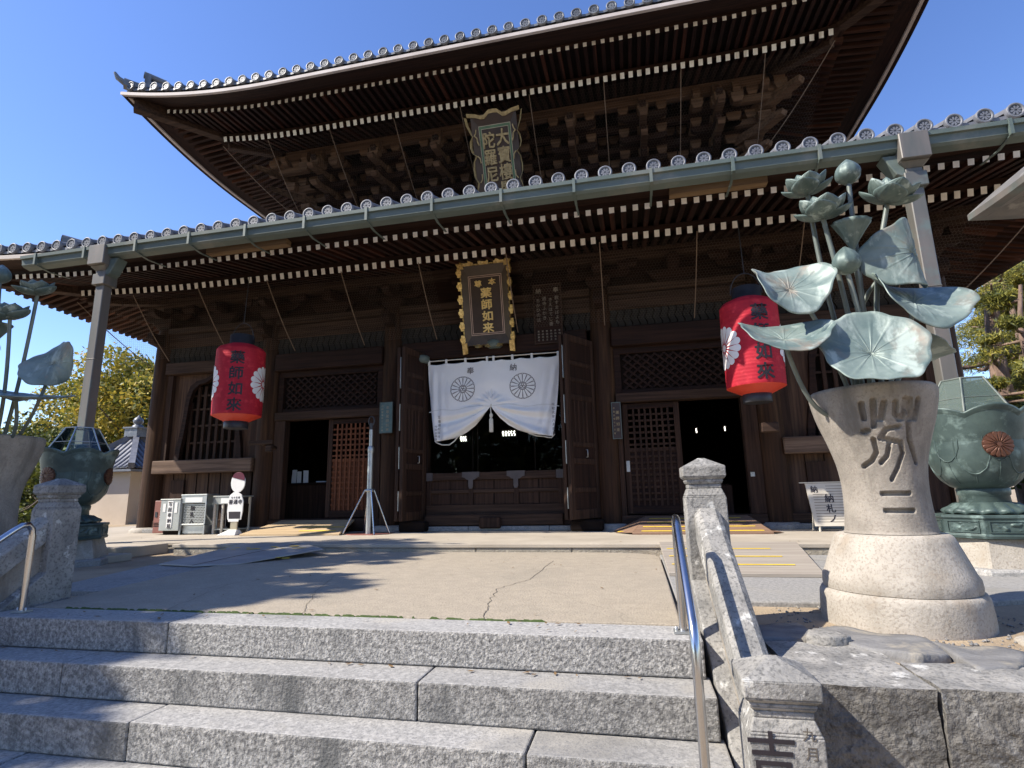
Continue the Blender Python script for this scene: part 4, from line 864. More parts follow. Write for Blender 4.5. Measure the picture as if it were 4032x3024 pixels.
part('through_beam', 'wx', lambda b: [b.box(-8.1 - d * .5, 2.9 + d * .5, UY - d - .06, UY - d + .06, z + .355, z + .50) for d, z in TI[:3]])
for sx in (-1, 1):
    cxx = C + sx * 4.9
    def diag(b):
        for k, (L, z) in enumerate(((1.45, 7.35), (1.85, 7.85), (2.3, 8.35))):
            po = [(0, 0), (L * .7, -.02), (L, .10), (L + .05, .20), (L - .04, .22), (L * .6, .2), (0, .22)]
            D2 = .7071
            b.prism(po, lambda u, v: (cxx + sx * u * D2 - .07, UY - u * D2 - .07, z + v), lambda u, v: (cxx + sx * u * D2 + .07, UY - u * D2 + .07, z + v))
            bearing(b, cxx + sx * (L - .45) * D2, UY - (L - .45) * D2, z + .22, .26, .2)
        for i, (d, z) in enumerate(TI):
            for dx in (.35, .75, 1.15):
                if dx < d + .5: bearing(b, cxx + sx * dx, UY - d, z + .17, .25, .185)
            b.box(min(cxx, cxx + sx * (d + .35)), max(cxx, cxx + sx * (d + .35)), UY - d - .065, UY - d + .065, z, z + .16)
            arm(b, cxx + sx * d, UY + .9, z, 2.4, .13, .16, along='y')
        for dx in (.0, .42, .84): b.prism([(0, 0), (.14, .02), (.2, .12), (.16, .28), (.06, .36), (0, .36)], lambda u, v: (cxx + sx * (dx - .45) - .08, UY - 1.30 - u, 8.56 + v), lambda u, v: (cxx + sx * (dx - .45) + .08, UY - 1.30 - u, 8.56 + v)); bearing(b, cxx + sx * (dx - .45), UY - 1.36, 8.36, .26, .2)
        arm(b, cxx + sx * 1.0, UY - 1.0, 8.62, 1.0, .14, .17, along='y')
    part('corner_bracket', 'wbr', diag, bevel=.006)

# ================================================================== THINGS ON AND AROUND THE HALL
# ---------------- plaques
def plaque(t, ctr, tilt, W, H, iw, ih, parts):
    """board leaning forward; f(u, v, w) maps board coordinates to the world"""
    cx, cy, cz = ctr; ct, st = math.cos(tilt), math.sin(tilt)
    return lambda u, v, w: (cx + u, cy - w * ct - v * st, cz + v * ct - w * st)
def frame_ring(b, f, ow, oh, iw, ih, wo, wi, m):
    o = [(-ow, -oh), (ow, -oh), (ow, oh), (-ow, oh)]; i = [(-iw, -ih), (iw, -ih), (iw, ih), (-iw, ih)]
    for k in range(4):
        l = (k + 1) % 4
        b.add([f(*o[k], wo), f(*o[l], wo), f(*i[l], wi), f(*i[k], wi)], [(0, 1, 2, 3)], m)
def cloud_side(L, n, amp, flat):      # outline of one carved edge of a plaque
    pts = []
    for k in range(n * 8 + 1):
        t = k / (n * 8); s = (t * n) % 1
        pts.append((t * L, amp * (.35 + .65 * abs(math.sin(math.pi * t * n)) ** flat)))
    return pts
t = thing('name_plaque', 'gilt edged plaque with gold writing hanging under the lower eave', 'plaque', (C - .02, 9.95, 2.85))
f = plaque(t, (C - .02, 9.92, 3.63), .22, 1, 1, 0, 0, 0)
b = B(); b.hexa([f(-.40, -.70, -.03), f(.40, -.70, -.03), f(.40, -.70, .03), f(-.40, -.70, .03)], [f(-.40, .70, -.03), f(.40, .70, -.03), f(.40, .70, .03), f(-.40, .70, .03)]); b.obj('board', 'lacq', t)
b = B(); frame_ring(b, f, .46, .77, .335, .58, .10, .035, 0); frame_ring(b, f, .47, .78, .46, .77, -.02, .10, 0); b.obj('frame', 'lacq2', t)
b = B(); frame_ring(b, f, .335, .58, .322, .567, .042, .042, 0); frame_ring(b, f, .305, .55, .292, .537, .042, .042, 0); frame_ring(b, f, .322, .567, .305, .55, .034, .034, 1); b.obj('inner_border', ['line', 'lacq'], t)
b = B()
def crenel(p0, p1, n, out, seq):      # carved gilt scrolls: broad waved pieces with notches between
    (x0, y0), (x1, y1) = p0, p1; L = math.hypot(x1 - x0, y1 - y0); ux, uy = (x1 - x0) / L, (y1 - y0) / L; nx, ny = uy, -ux; K = 12
    def prof(t):
        s_ = t % 1; return (1.0 + .10 * math.cos(4 * math.pi * s_)) if .13 < s_ < .87 else .30, .10 + .022 * math.cos(4 * math.pi * s_) - (0 if .13 < s_ < .87 else .03)
    for k in range(n * K):
        s0, s1 = k / K / n, (k + 1) / K / n; g0, w0 = prof(k / K + .5 / K); g1, w1 = g0, w0
        q = [(x0 + ux * L * s0, y0 + uy * L * s0), (x0 + ux * L * s1, y0 + uy * L * s1)]; o = [(q[0][0] + nx * g0 * out, q[0][1] + ny * g0 * out), (q[1][0] + nx * g1 * out, q[1][1] + ny * g1 * out)]
        b.hexa([f(*q[0], .05), f(*q[1], .05), f(*q[1], w1), f(*q[0], w0)], [f(*o[0], .05), f(*o[1], .05), f(*o[1], w1 + .035), f(*o[0], w0 + .035)])
crenel((.45, -.78), (.45, .78), 6, .085, 0); crenel((-.45, .78), (-.45, -.78), 6, .085, 0)
crenel((.46, .77), (-.46, .77), 3, .085, 0); crenel((-.30, -.76), (.30, -.76), 3, .06, 0)
for sx in (-1, 1): b.hexa([f(sx * .40, .72, .05), f(sx * .5, .72, .05), f(sx * .5, .72, .12), f(sx * .40, .72, .12)], [f(sx * .42, .84, .05), f(sx * .57, .88, .05), f(sx * .57, .88, .13), f(sx * .42, .84, .12)]); b.hexa([f(sx * .42, -.92, .05), f(sx * .52, -.94, .05), f(sx * .52, -.94, .1), f(sx * .42, -.92, .1)], [f(sx * .42, -.72, .05), f(sx * .52, -.72, .05), f(sx * .52, -.72, .12), f(sx * .42, -.72, .12)])
b.obj('carved_edge', 'gold', t)
b = B(); write(b, [('本', .14, .44, .135), ('尊', -.14, .42, .135)] + column_text('薬師如来', .01, .235, .225, .205), lambda u, v, w: f(u, v, .03 + w), bold=.022, depth=.022, wide=1.12)
b.obj('lettering', 'goldtxt', t)

t = thing('name_plaque', 'large faded plaque with green inner border under the upper eave', 'plaque', (C - .02, 11.0, 6.8))
f0 = plaque(t, (C - .01, 11.05, 7.47), .42, 1, 1, 0, 0, 0)
f = lambda u, v, w: f0(u * .84, v, w)
b = B(); b.hexa([f(-.62, -1.0, -.03), f(.62, -1.0, -.03), f(.62, -1.0, .03), f(-.62, -1.0, .03)], [f(-.62, .92, -.03), f(.62, .92, -.03), f(.62, .92, .03), f(-.62, .92, .03)]); b.obj('board', 'lacq', t)
b = B(); frame_ring(b, f, .62, 1.0, .43, .76, .09, .035, 0); b.obj('frame', 'lacq', t)
b = B(); frame_ring(b, f, .44, .77, .425, .755, .045, .045, 1); frame_ring(b, f, .425, .755, .375, .705, .042, .042, 0); frame_ring(b, f, .375, .705, .362, .692, .045, .045, 1); b.obj('inner_border', ['greenp', 'cream'], t)
b = B()
def goldrope(pts, r): b.tube([f(u, v, .10) for u, v in pts], r, 6)
top = [(-.72, .98), (-.5, .95), (-.34, .90), (-.25, .90), (-.12, .99), (0, 1.0), (.12, .99), (.25, .90), (.34, .90), (.5, .95), (.72, .98)]
b.grid([[f(u, v, .10) for u, v in top], [f(u, v + .075, .12) for u, v in top]], 0, False); b.grid([[f(u, v, .04) for u, v in top], [f(u, v, .10) for u, v in top]], 0, False)
for sx in (-1, 1):
    side = [(.72, .98), (.68, .80), (.60, .64), (.55, .56), (.62, .46), (.64, .34), (.60, .22), (.50, .14), (.58, .02), (.61, -.14), (.60, -.3), (.52, -.44), (.56, -.58), (.60, -.75), (.56, -.95)]
    side = [(sx * (u + .02), v) for u, v in side]
    b.grid([[f(u, v, .05) for u, v in side], [f(u + sx * .055, v, .12) for u, v in side]], 0, False)
    goldrope([(sx * .57, .58), (sx * .50, .52), (sx * .49, .44), (sx * .455, .36)], .016); goldrope([(sx * .57, .56), (sx * .52, .62), (sx * .50, .70)], .014)
    goldrope([(sx * .53, .14), (sx * .47, .08), (sx * .455, -.02)], .015); goldrope([(sx * .53, -.44), (sx * .47, -.38), (sx * .46, -.26)], .014)
b.obj('carved_edge', 'goldold', t)
b = B(); write(b, column_text('大寶樓閣', .19, .48, .37, .37) + column_text('陀羅尼', -.19, .45, .37, .36), lambda u, v, w: f(u, v, .03 + w), bold=.02, depth=.03)
b.obj('lettering', 'goldold', t)

t = thing('verse_board', 'dim wooden board of handwritten verse above the right door leaf', 'board', (-1.45, 10.08, 2.8))
f = plaque(t, (-1.45, 10.06, 3.39), .06, 1, 1, 0, 0, 0)
b = B(); b.hexa([f(-.26, -.57, -.015), f(.26, -.57, -.015), f(.26, -.57, .015), f(-.26, -.57, .015)], [f(-.26, .57, -.015), f(.26, .57, -.015), f(.26, .57, .015), f(-.26, .57, .015)]); b.obj('board', 'wx', t)
b = B(); frame_ring(b, f, .275, .585, .25, .56, .02, .02, 0); b.obj('frame', 'wgrey', t)
b = B(); it = [('奉', .17, .46, .11), ('納', -.17, .46, .11)]
for k, s in enumerate(('我すまばよも', 'きえはてじ善', '通寺ふかき', 'ちかひの法')): it += column_text(s, .18 - .12 * k, .30 - .03 * (k % 2), .095, .085)
for k in range(6): it += column_text('奉納施主', .21 - .08 * k, -.34, .055, .042)
write(b, it, lambda u, v, w: f(u, v, .016 + w), bold=.0, depth=.002); b.obj('lettering', 'faint', t)

def small_sign(label, x0, x1, z0, z1, y, m, mt, items):
    t = thing('sign_board', label, 'sign', ((x0 + x1) / 2, y, z0))
    b = B(); b.box(x0, x1, y, y + .025, z0, z1); b.obj('board', m, t, bevel=.004)
    b = B()
    for xa, xb, za, zb in ((x0 - .008, x1 + .008, z1 - .004, z1 + .008), (x0 - .008, x1 + .008, z0 - .008, z0 + .004), (x0 - .008, x0 + .004, z0 + .004, z1 - .004), (x1 - .004, x1 + .008, z0 + .004, z1 - .004)): b.box(xa, xb, y - .008, y + .03, za, zb)
    b.obj('frame', 'copper', t)
    b = B(); write(b, items, lambda u, v, w: (u, y - w, v), bold=.0, depth=.003); b.obj('lettering', mt, t); return t
small_sign('verdigris green sign hung on the left of the centre doors', -4.86, -4.60, 1.24, 1.84, 10.03, 'sign', 'cream', column_text('本尊薬師如来', -4.70, 1.74, .088, .07) + column_text('四国霊場第七十五番', -4.81, 1.77, .06, .04))
small_sign('narrow dark sign with gilt writing right of the centre doors', -.345, -.195, .95, 1.60, 10.08, 'lacq', 'goldold', column_text('薬師如来', -.25, 1.42, .105, .065) + column_text('四国霊場七十五番', -.31, 1.50, .065, .035))

# ---------------- red paper lanterns
def lantern(label, cx, cy, zb, zt, r, th, hook):
    t = thing('paper_lantern', label, 'lantern', (cx, cy, zb - .24), 'red paper lanterns under the lower eave')
    H = zt - zb; prof = []
    n = 96
    for k in range(n + 1):
        z = zb + H * k / n; prof.append((r * (1 - .012 * (2 * k / n - 1) ** 4) - .0028 * (1 - abs(math.sin(math.pi * k / 4))), z))
    b = B(); b.lathe(prof, cx, cy, 64, 0, cap=False)
    b.lathe([(r * .46, zb - .11), (r * .988, zb)], cx, cy, 64, 1, cap=False)
    b.lathe([(r * .988, zt), (r * .9, zt + .05), (r * .5, zt + .13)], cx, cy, 64, 0, cap=False)
    b.obj('shade', ['red', 'redbounce'], t)
    b = B(); b.lathe([(r * .47, zb - .23), (r * .485, zb - .22), (r * .485, zb - .105), (r * .46, zb - .10)], cx, cy, 40); b.obj('lower_collar', 'black', t)
    b = B(); b.lathe([(r * .52, zt + .11), (r * .55, zt + .125), (r * .50, zt + .13), (r * .50, zt + .30), (r * .47, zt + .31)], cx, cy, 40)
    b.obj('upper_collar', 'black', t)
    b = B(); b.tube([(cx + r * .55 * math.cos(a), cy, zt + .22 + .34 * math.sin(a)) for a in [math.pi * k / 14 for k in range(15)]], .008, 6); b.tube([(cx, cy, zt + .56), (cx, cy + .05, hook)], .007, 6)
    b.obj('hanging_wire', 'black', t)
    def fmap(a0): return lambda u, v, w: (cx + (r + w) * math.sin(a0 + u / r), cy - (r + w) * math.cos(a0 + u / r), v)
    b = B()
    for k in range(2): write(b, column_text('藥師如來', 0, zt - .20, H * .235, H * .205), fmap(th + k * math.pi), bold=.022, depth=.004)
    b.obj('lettering', 'ink', t)
    for k in range(2):
        b = B(); a0 = th + R(78) + k * R(196); zc = (zb + zt) / 2 - .02
        def fc(u, v, w, a0=a0): return (cx + (r + .002 + w) * math.sin(a0 + u / r), cy - (r + .002 + w) * math.cos(a0 + u / r), zc + v)
        crest_fill(b, fc, .335)
        b.obj('crest', 'petal', t)
    return t
lantern('red paper lantern with black writing hanging before the left window bay', -7.08, 8.74, 1.51, 2.73, .425, R(31), 4.25)
lantern('red paper lantern partly behind the bronze lotus leaves', 1.85, 8.74, 1.50, 2.76, .42, R(9), 4.25)

# ---------------- white curtain in the centre opening
t = thing('temple_curtain', 'white cotton temple curtain with chrysanthemum crests, gathered at its middle', 'curtain', (-2.6, 10.14, 2.65))
hemL = [(-3.90, 2.57), (-3.89, 1.7), (-3.84, 1.38), (-3.745, 1.03)]
hem = [(-3.745, 1.03), (-3.55, 1.05), (-3.33, 1.09), (-3.12, 1.19), (-2.95, 1.31), (-2.80, 1.45), (-2.68, 1.58), (-2.605, 1.665), (-2.57, 1.60), (-2.44, 1.43), (-2.28, 1.29), (-2.10, 1.19), (-1.90, 1.12), (-1.70, 1.08), (-1.55, 1.06), (-1.44, 1.05)]
def interp(pts, t):
    d = [0]
    for p, q in zip(pts[:-1], pts[1:]): d.append(d[-1] + math.dist(p, q))
    s = t * d[-1]
    for i in range(len(pts) - 1):
        if s <= d[i + 1] or i == len(pts) - 2:
            u = (s - d[i]) / (d[i + 1] - d[i]); return tuple(lerp(a, c, u) for a, c in zip(pts[i], pts[i + 1]))
CY = 10.13
def cloth(u, v):
    """u across from left to right, v from rod (0) to hem (1)"""
    x0 = lerp(-3.90, -1.275, u); sag = .022 * abs(math.sin(math.pi * u * 7)) * (1 - v)
    hx, hz = interp(hem, u)
    xe = lerp(x0, hx, v ** 1.7); z = lerp(2.575 - sag, hz, v)
    edge = min(u, 1 - u)
    dk = math.hypot((xe + 2.6) * .8, z - 1.66)
    y = CY - .05 * math.sin(math.pi * v) * math.sin(math.pi * u) 
    # swags radiating from the knot, long vertical folds at the two outer edges
    low = sstep(.60, .80, v)
    ang = math.atan2(1.70 - z, abs(xe + 2.6) + .05)
    y += low * (.040 * math.sin(ang * 15 + 3 * dk + (1.0 if xe < -2.6 else 0)) + .018 * math.sin(ang * 31 + dk * 7)) * sstep(0.02, .35, dk) * sstep(0, .10, edge)
    y += .016 * math.sin(u * 95 + v * 4) * sstep(.17, .02, edge) * sstep(0, .25, v)
    y += .010 * math.sin(u * 23 + v * 2.5) * (1 - low) + .012 * mnoise.noise(Vector((u * 9, v * 6, 1)))
    y -= .05 * low * sstep(.5, .1, dk)
    return (xe, y, z)
NU, NV = 150, 70
b = B(); b.grid([[cloth(i / NU, j / NV) for i in range(NU + 1)] for j in range(NV + 1)])
b.obj('cloth', 'cloth', t, solid=.003)
b = B()
for u in (.008, .145, .295, .462, .512, .655, .80, .992):
    x = lerp(-3.90, -1.275, u); b = B(); b.box(x - .022, x + .022, CY - .016, CY + .016, 2.555, 2.655); b.obj('loop', 'paper', t, bevel=.005)
b = B(); b.tube([(-3.95, CY, 2.635), (-1.24, CY, 2.635)], .011, 8); b.obj('rod', 'rope', t)
def onc(x, z, w):     # drop a flat drawing on to the cloth
    u = (x + 3.90) / 2.625; v = .4
    for _ in range(14):
        p = cloth(min(1, max(0, u)), v); u += (x - p[0]) / 2.625; v += (p[2] - z) / 1.2
        u = min(1, max(0, u)); v = min(1, max(0, v))
    return (x, cloth(u, v)[1] - w - .004, z)
for cx, cz in ((-3.17, 2.03), (-1.985, 2.02)):
    b = B(); rad = .245; fn = lambda u, v, w, cx=cx, cz=cz: onc(cx + u, cz + v, .002)
    for k in range(16):
        a = 2 * math.pi * (k + .5) / 16; hw = rad * math.sin(math.pi / 16) * .93
        po = petal_outline(rad * .27, rad * .985, hw, 9)[1:]
        pts = [(u * math.cos(a) - v * math.sin(a), u * math.sin(a) + v * math.cos(a)) for u, v in [(rad * .28, -.012)] + po + [(rad * .28, .012)]]
        strip(b, pts, .009, fn)
    for rr, wv in ((rad, .009), (rad * .30, .013), (rad * .24, .006)): strip(b, [(rr * math.cos(2 * math.pi * j / 48), rr * math.sin(2 * math.pi * j / 48)) for j in range(48)], wv, fn, closed=True)
    for k in range(3):
        a = math.pi / 2 + k * 2.094; strip(b, [(.03 * math.cos(a) + .022 * math.cos(2 * math.pi * j / 10), .03 * math.sin(a) + .022 * math.sin(2 * math.pi * j / 10)) for j in range(10)], .012, fn, closed=True)
    b.obj('printed_crest', 'inkg', t)
b = B(); write(b, [('奉', -3.02, 2.39, .15), ('納', -2.165, 2.40, .15)], lambda u, v, w: onc(u, v, w), bold=.015, depth=.002)
write(b, column_text('三重県松阪市', -3.66, 1.50, .075, .062) + column_text('今田益神道', -3.72, 1.32, .062, .052) , lambda u, v, w: onc(u, v, w), bold=0, depth=.002)
b.obj('lettering', 'inkg', t)
b = B(); write(b, column_text('令和元年八月吉日', -1.42, 1.64, .076, .062), lambda u, v, w: onc(u, v, w), bold=0, depth=.002); b.obj('lettering', 'inkg', t)
b = B()
strip(b, [(x, 1.685 - .055 * abs(x + 2.6) - .02 * math.sin(x * 9)) for x in np.linspace(-3.87, -1.31, 50)], .016, lambda u, v, w: onc(u, v, w), w1=.004)
b.obj('seam', 'paper', t)
b = B(); b.tube([(-2.60, CY - .06, 1.70), (-2.605, CY - .08, 1.60), (-2.60, CY - .07, 1.50)], .010, 6); b.lathe([(.01, 1.53), (.035, 1.49), (.03, 1.46), (.015, 1.43)], -2.60, CY - .07, 10)
b.lathe([(.012, 1.435), (.036, 1.41), (.038, 1.40), (.040, 1.17), (.036, 1.165)], -2.60, CY - .07, 14); b.obj('tassel', 'rope', t)
b = B(); b.tube([(-3.73, CY, 1.02), (-3.60, CY - .01, .965), (-3.45, CY - .01, .96), (-3.35, CY, 1.03), (-3.29, CY, 1.10)], .012, 6); b.obj('drawstring', 'rope', t)
b = B(); b.tube([(-1.90, CY, 1.12), (-1.75, CY, 1.065), (-1.62, CY, 1.05), (-1.55, CY, 1.03), (-1.47, CY, 1.02), (-1.41, CY, 1.08)], .012, 6); b.obj('drawstring', 'rope', t)

# ---------------- lamps glimpsed inside
def hang_lamp(label, x, y, z, n, pit, wav):
    t = thing('altar_lamp', label, 'lamp', (x, y, z))
    b = B()
    for k in range(n):
        xx = x + k * pit; b.tube([(xx + wav * math.sin(j * 1.4), y, z + .02 * j) for j in range(6)], .012, 5)
    b.obj('lit_strip', 'lamp', t)
    b = B(); b.box(x - .04, x + (n - 1) * pit + .04, y + .02, y + .05, z - .01, z + .14); b.tube([(x + (n - 1) * pit / 2, y + .035, z + .13), (x + (n - 1) * pit / 2, y + .035, 3.4)], .006, 5); b.obj('holder', 'wdark', t)
hang_lamp('small lit lamp strips hanging in the dark hall below the curtain knot', -2.64, 11.2, 1.20, 5, .06, .012)
hang_lamp('pair of lit lamp strips behind the left lower corner of the curtain', -3.62, 11.4, 1.15, 3, .05, .012)
hang_lamp('single lit lamp in the dark right doorway', 1.4, 13, 1.28, 1, .1, .004)
hang_lamp('tiny lit lamp deeper in the dark right doorway', 2.1, 13.6, 1.36, 1, .1, .004)

# ---------------- reception counter and leaflets inside the left door
t = thing('counter', 'brown panelled reception counter inside the left doorway', 'counter', (-7.2, 11.3, FZ + .2))
b = B(); b.box(-9.0, -6.35, 11.2, 11.75, FZ + .2, .30); b.obj('panel', 'wgreyz', t)
b = B(); b.box(-9.05, -6.3, 11.15, 11.8, .30, .35); b.obj('counter_top', 'wx', t, bevel=.008)
for k, (x, hh, w, ti, lb) in enumerate(((-7.60, .30, .11, -.12, 'tall white booklet leaning at the left of the counter row'), (-7.46, .26, .10, -.2, 'white booklet standing in the middle of the counter row'), (-7.30, .28, .12, -.22, 'white booklet leaning at the right of the counter row'))):
    b = B(); b.hexa([(x, 11.30, .352), (x + w, 11.30, .352), (x + w, 11.32, .352), (x, 11.32, .352)], [(x + ti * .2, 11.36, .35 + hh), (x + w + ti * .2, 11.36, .35 + hh), (x + w + ti * .2, 11.38, .35 + hh), (x + ti * .2, 11.38, .35 + hh)])
    tag(b.obj('booklet', 'paper', at=(x, 11.3, .352)), lb, 'booklet', 'booklets on the counter')
b = B(); b.box(-6.95, -6.55, 11.25, 11.45, .352, .38); tag(b.obj('papers', 'paper', at=(-6.75, 11.35, .352), bevel=.004), 'stack of white papers lying flat on the counter', 'papers')
t = thing('offertory_box', 'low brown wooden box inside the right doorway', 'box', (1.55, 11.3, FZ + .2))
b = B(); b.box(1.2, 1.75, 11.1, 11.5, FZ + .2, .10); b.obj('body', 'wgreyz', t, bevel=.01); b = B(); [b.box(1.2 + k * .09, 1.25 + k * .09, 11.1, 11.5, .10, .12) for k in range(6)]; b.obj('slats', 'wx', t)

# ---------------- things along the left of the platform
t = thing('extinguisher_box', 'red brown fire extinguisher cabinet by the corner column', 'cabinet', (-9.26, 9.62, FZ))
b = B(); b.box(-9.42, -9.10, 9.50, 9.76, FZ + .03, .02); b.obj('body', 'redbox', t, bevel=.01)
b = B(); [b.box(-9.40, -9.12, 9.494, 9.5, z, z + .012) for z in (-.42, -.45, -.48)]; b.box(-9.38, -9.33, 9.49, 9.5, -.30, -.2, 1); b.obj('vent_and_handle', ['wdark', 'black'], t)
b = B(); write(b, column_text('消火器', -9.23, -.15, .14, .10), lambda u, v, w: (u, 9.5 - w, v), bold=.01, depth=.003); b.obj('lettering', 'paper', t)
t = thing('offering_box', 'grey steel offering box with a white vertical label', 'box', (-8.97, 9.55, FZ))
b = B(); b.box(-9.20, -8.74, 9.42, 9.74, -.56, .03); b.box(-9.21, -8.73, 9.41, 9.75, .03, .05); b.obj('body', 'steelbox', t, bevel=.008)
b = B(); b.box(-9.14, -8.80, 9.48, 9.70, FZ, -.56); b.obj('plinth', 'wdark', t)
b = B(); b.box(-9.02, -8.90, 9.41, 9.42, -.50, .01); b.box(-9.13, -9.07, 9.412, 9.42, -.20, -.04); b.box(-8.86, -8.80, 9.412, 9.42, -.22, -.02); b.obj('label', 'paper', t)
b = B(); write(b, column_text('写経奉納箱', -8.96, -.05, .105, .092), lambda u, v, w: (u, 9.41 - w, v), bold=.01, depth=.003); b.obj('lettering', 'ink', t)
t = thing('amulet_case', 'steel framed offering case with a dotted screen and black writing', 'case', (-8.43, 9.6, FZ))
b = B()
for x in (-8.74, -8.19):
    for y in (9.46, 9.78): b.box(x - .014, x + .014, y - .014, y + .014, FZ, .10)
b.box(-8.76, -8.17, 9.44, 9.80, .10, .13); b.box(-8.754, -8.176, 9.448, 9.476, -.04, .10); b.box(-8.754, -8.176, 9.446, 9.474, -.46, -.435); b.box(-8.72, -8.21, 9.50, 9.76, -.62, -.46); b.box(-8.75, -8.18, 9.76, 9.78, -.46, .1)
b.obj('frame', 'steelm', t, bevel=.004)
b = B(); b.box(-8.66, -8.27, 9.4445, 9.4475, -.02, .07); b.obj('label', 'paper', t)
b = B(); b.box(-8.70, -8.23, 9.475, 9.48, -.43, -.06)
for i in range(14):
    for j in range(11): b.lathe([(.0105, 0)], 0, 0, 3, 1) if False else b.add([(-8.68 + i * .033 + (.016 if j % 2 else 0) + .011 * math.cos(k * math.pi / 3), 9.4735, -.41 + j * .032 + .011 * math.sin(k * math.pi / 3)) for k in range(6)], [(0, 1, 2, 3, 4, 5)], 1)
b.obj('screen', ['steelbox', 'wdark'], t)
b = B(); write(b, column_text('納札入', -8.50, -.13, .125, .10), lambda u, v, w: (u, 9.472 - w, v), bold=.02, depth=.003); b.obj('lettering', 'ink', t)
t = thing('side_table', 'low table with a white notice beside the steel case', 'table', (-7.9, 9.7, FZ))
b = B(); b.box(-8.14, -7.55, 9.56, 10.0, .06, .09); b.obj('table_top', 'steelbox', t, bevel=.006)
for x, y in ((-8.1, 9.6), (-7.6, 9.6), (-8.1, 9.95), (-7.6, 9.95), (-7.92, 9.6)): b = B(); b.box(x - .018, x + .018, y - .018, y + .018, FZ, .06); b.obj('leg', 'paperg', t)
b = B(); b.box(-8.14, -7.55, 9.57, 9.59, -.07, .06); b.obj('apron', 'steelbox', t)
b = B(); b.box(-8.1, -7.6, 9.6, 9.95, FZ + .08, FZ + .10); b.obj('lower_shelf', 'steelbox', t)
b = B(); b.box(-8.1, -7.6, 9.93, 9.95, FZ + .12, -.07); b.obj('back_panel', 'wdark', t)
b = B(); b.box(-7.95, -7.68, 9.562, 9.568, -.055, .045); b.obj('notice', 'paper', t)
# roadside style standing sign, kept plain
t = thing('standing_sign', 'white standing sign board with a maroon top and round outline', 'sign', (-7.42, 9.3, FZ))
def outline(pts, m, z_, y0, y1, name):
    b = B(); b.prism(pts, lambda u, v: (-7.41 + u, y0, v), lambda u, v: (-7.41 + u, y1, v)); b.obj(name, m, t, bevel=.004)
circ = lambda cx, cz, rx, rz, a0, a1, n: [(cx + rx * math.cos(lerp(a0, a1, k / n)), cz + rz * math.sin(lerp(a0, a1, k / n))) for k in range(n + 1)]
outline(circ(.02, .33, .155, .19, 0, 2 * math.pi, 22)[:-1], 'paper', 0, 9.30, 9.32, 'round_head')
outline(circ(.03, .40, .14, .125, -.30, math.pi * .93, 12), 'maroon', 0, 9.29, 9.299, 'coloured_top')
outline([(-.15, -.36), (.14, -.36), (.165, -.2), (.165, -.02), (.12, .10), (.04, .15), (-.06, .15), (-.14, .09), (-.165, -.05), (-.17, -.2)], 'paper', 0, 9.30, 9.32, 'board')
outline([(-.12, -.34), (.12, -.34), (.12, -.21), (-.13, -.21)], 'ink', 0, 9.294, 9.299, 'lower_band')
outline([(-.12, -.395), (.10, -.395), (.11, -.345), (-.13, -.345)], 'paper', 0, 9.288, 9.2935, 'white_band')
b = B(); b.box(-7.48, -7.34, 9.295, 9.325, -.56, -.36); b.obj('post', 'cream', t)
b = B(); b.hexa([(-7.70, 9.2, FZ), (-7.30, 9.2, FZ), (-7.30, 9.46, FZ), (-7.70, 9.46, FZ)], [(-7.5, 9.27, -.54), (-7.32, 9.27, -.54), (-7.32, 9.36, -.54), (-7.5, 9.36, -.54)]); b.obj('base', 'paper', t, bevel=.01)
b = B(); write(b, [('善', -7.52, -.03, .095), ('通', -7.42, -.03, .095), ('寺', -7.32, -.03, .095), ('七', -7.50, .05, .04), ('十', -7.45, .05, .04), ('五', -7.40, .05, .04), ('番', -7.35, .05, .04)], lambda u, v, w: (u + .01, 9.30 - w, v), bold=.02, depth=.003); b.obj('lettering', 'ink', t)

# ---------------- ramps and plates
def ramp(name, label, poly_lo, poly_hi, zlo, zhi, m, stripes, grp=None, thick=.03, edge=None):
    cx = (poly_lo[0][0] + poly_lo[1][0]) / 2
    t = thing(name, label, 'ramp', (cx, poly_lo[0][1], min(zlo, zhi)), grp)
    b = B(); (a, c), (d, e) = poly_lo, poly_hi
    b.hexa([(*a, zlo - .001), (*c, zlo - .001), (*d, zlo if False else zhi - thick), (*e, zhi - thick)], [(*a, zlo + thick), (*c, zlo + thick), (*d, zhi), (*e, zhi)])
    b.obj('deck', m, t, bevel=.003)
    if stripes:
        b = B()
        for v, u0, u1, w in stripes:
            L0 = [lerp(a[k], e[k], v) for k in (0, 1)]; R0 = [lerp(c[k], d[k], v) for k in (0, 1)]
            L1 = [lerp(a[k], e[k], v + w) for k in (0, 1)]; R1 = [lerp(c[k], d[k], v + w) for k in (0, 1)]
            za, zb = lerp(zlo + thick, zhi, v) + .004, lerp(zlo + thick, zhi, v + w) + .004
            P = lambda l, r, u: (lerp(l[0], r[0], u), lerp(l[1], r[1], u))
            b.add([(*P(L0, R0, u0), za), (*P(L0, R0, u1), za), (*P(L1, R1, u1), zb), (*P(L1, R1, u0), zb)], [(0, 1, 2, 3)])
        b.obj('grip_tape', 'yellow', t)
    return t
t = ramp('door_ramp', 'pale plank ramp with worn yellow tape up to the left door', ((-7.12, 9.10), (-5.12, 9.10)), ((-5.40, 10.16), (-7.0, 10.16)), FZ, FZ + .225, 'ramp_pale', [(.16, .55, .93, .06), (.42, .5, .98, .05)])
t = ramp('door_ramp', 'brown plank ramp with yellow tape up to the right door', ((-.10, 8.95), (1.92, 8.95)), ((1.80, 10.16), (.12, 10.16)), FZ, FZ + .225, 'ramp_dark', [(.06, .06, .95, .045), (.30, .05, .93, .045), (.56, .06, .9, .045), (.80, .06, .9, .045)])
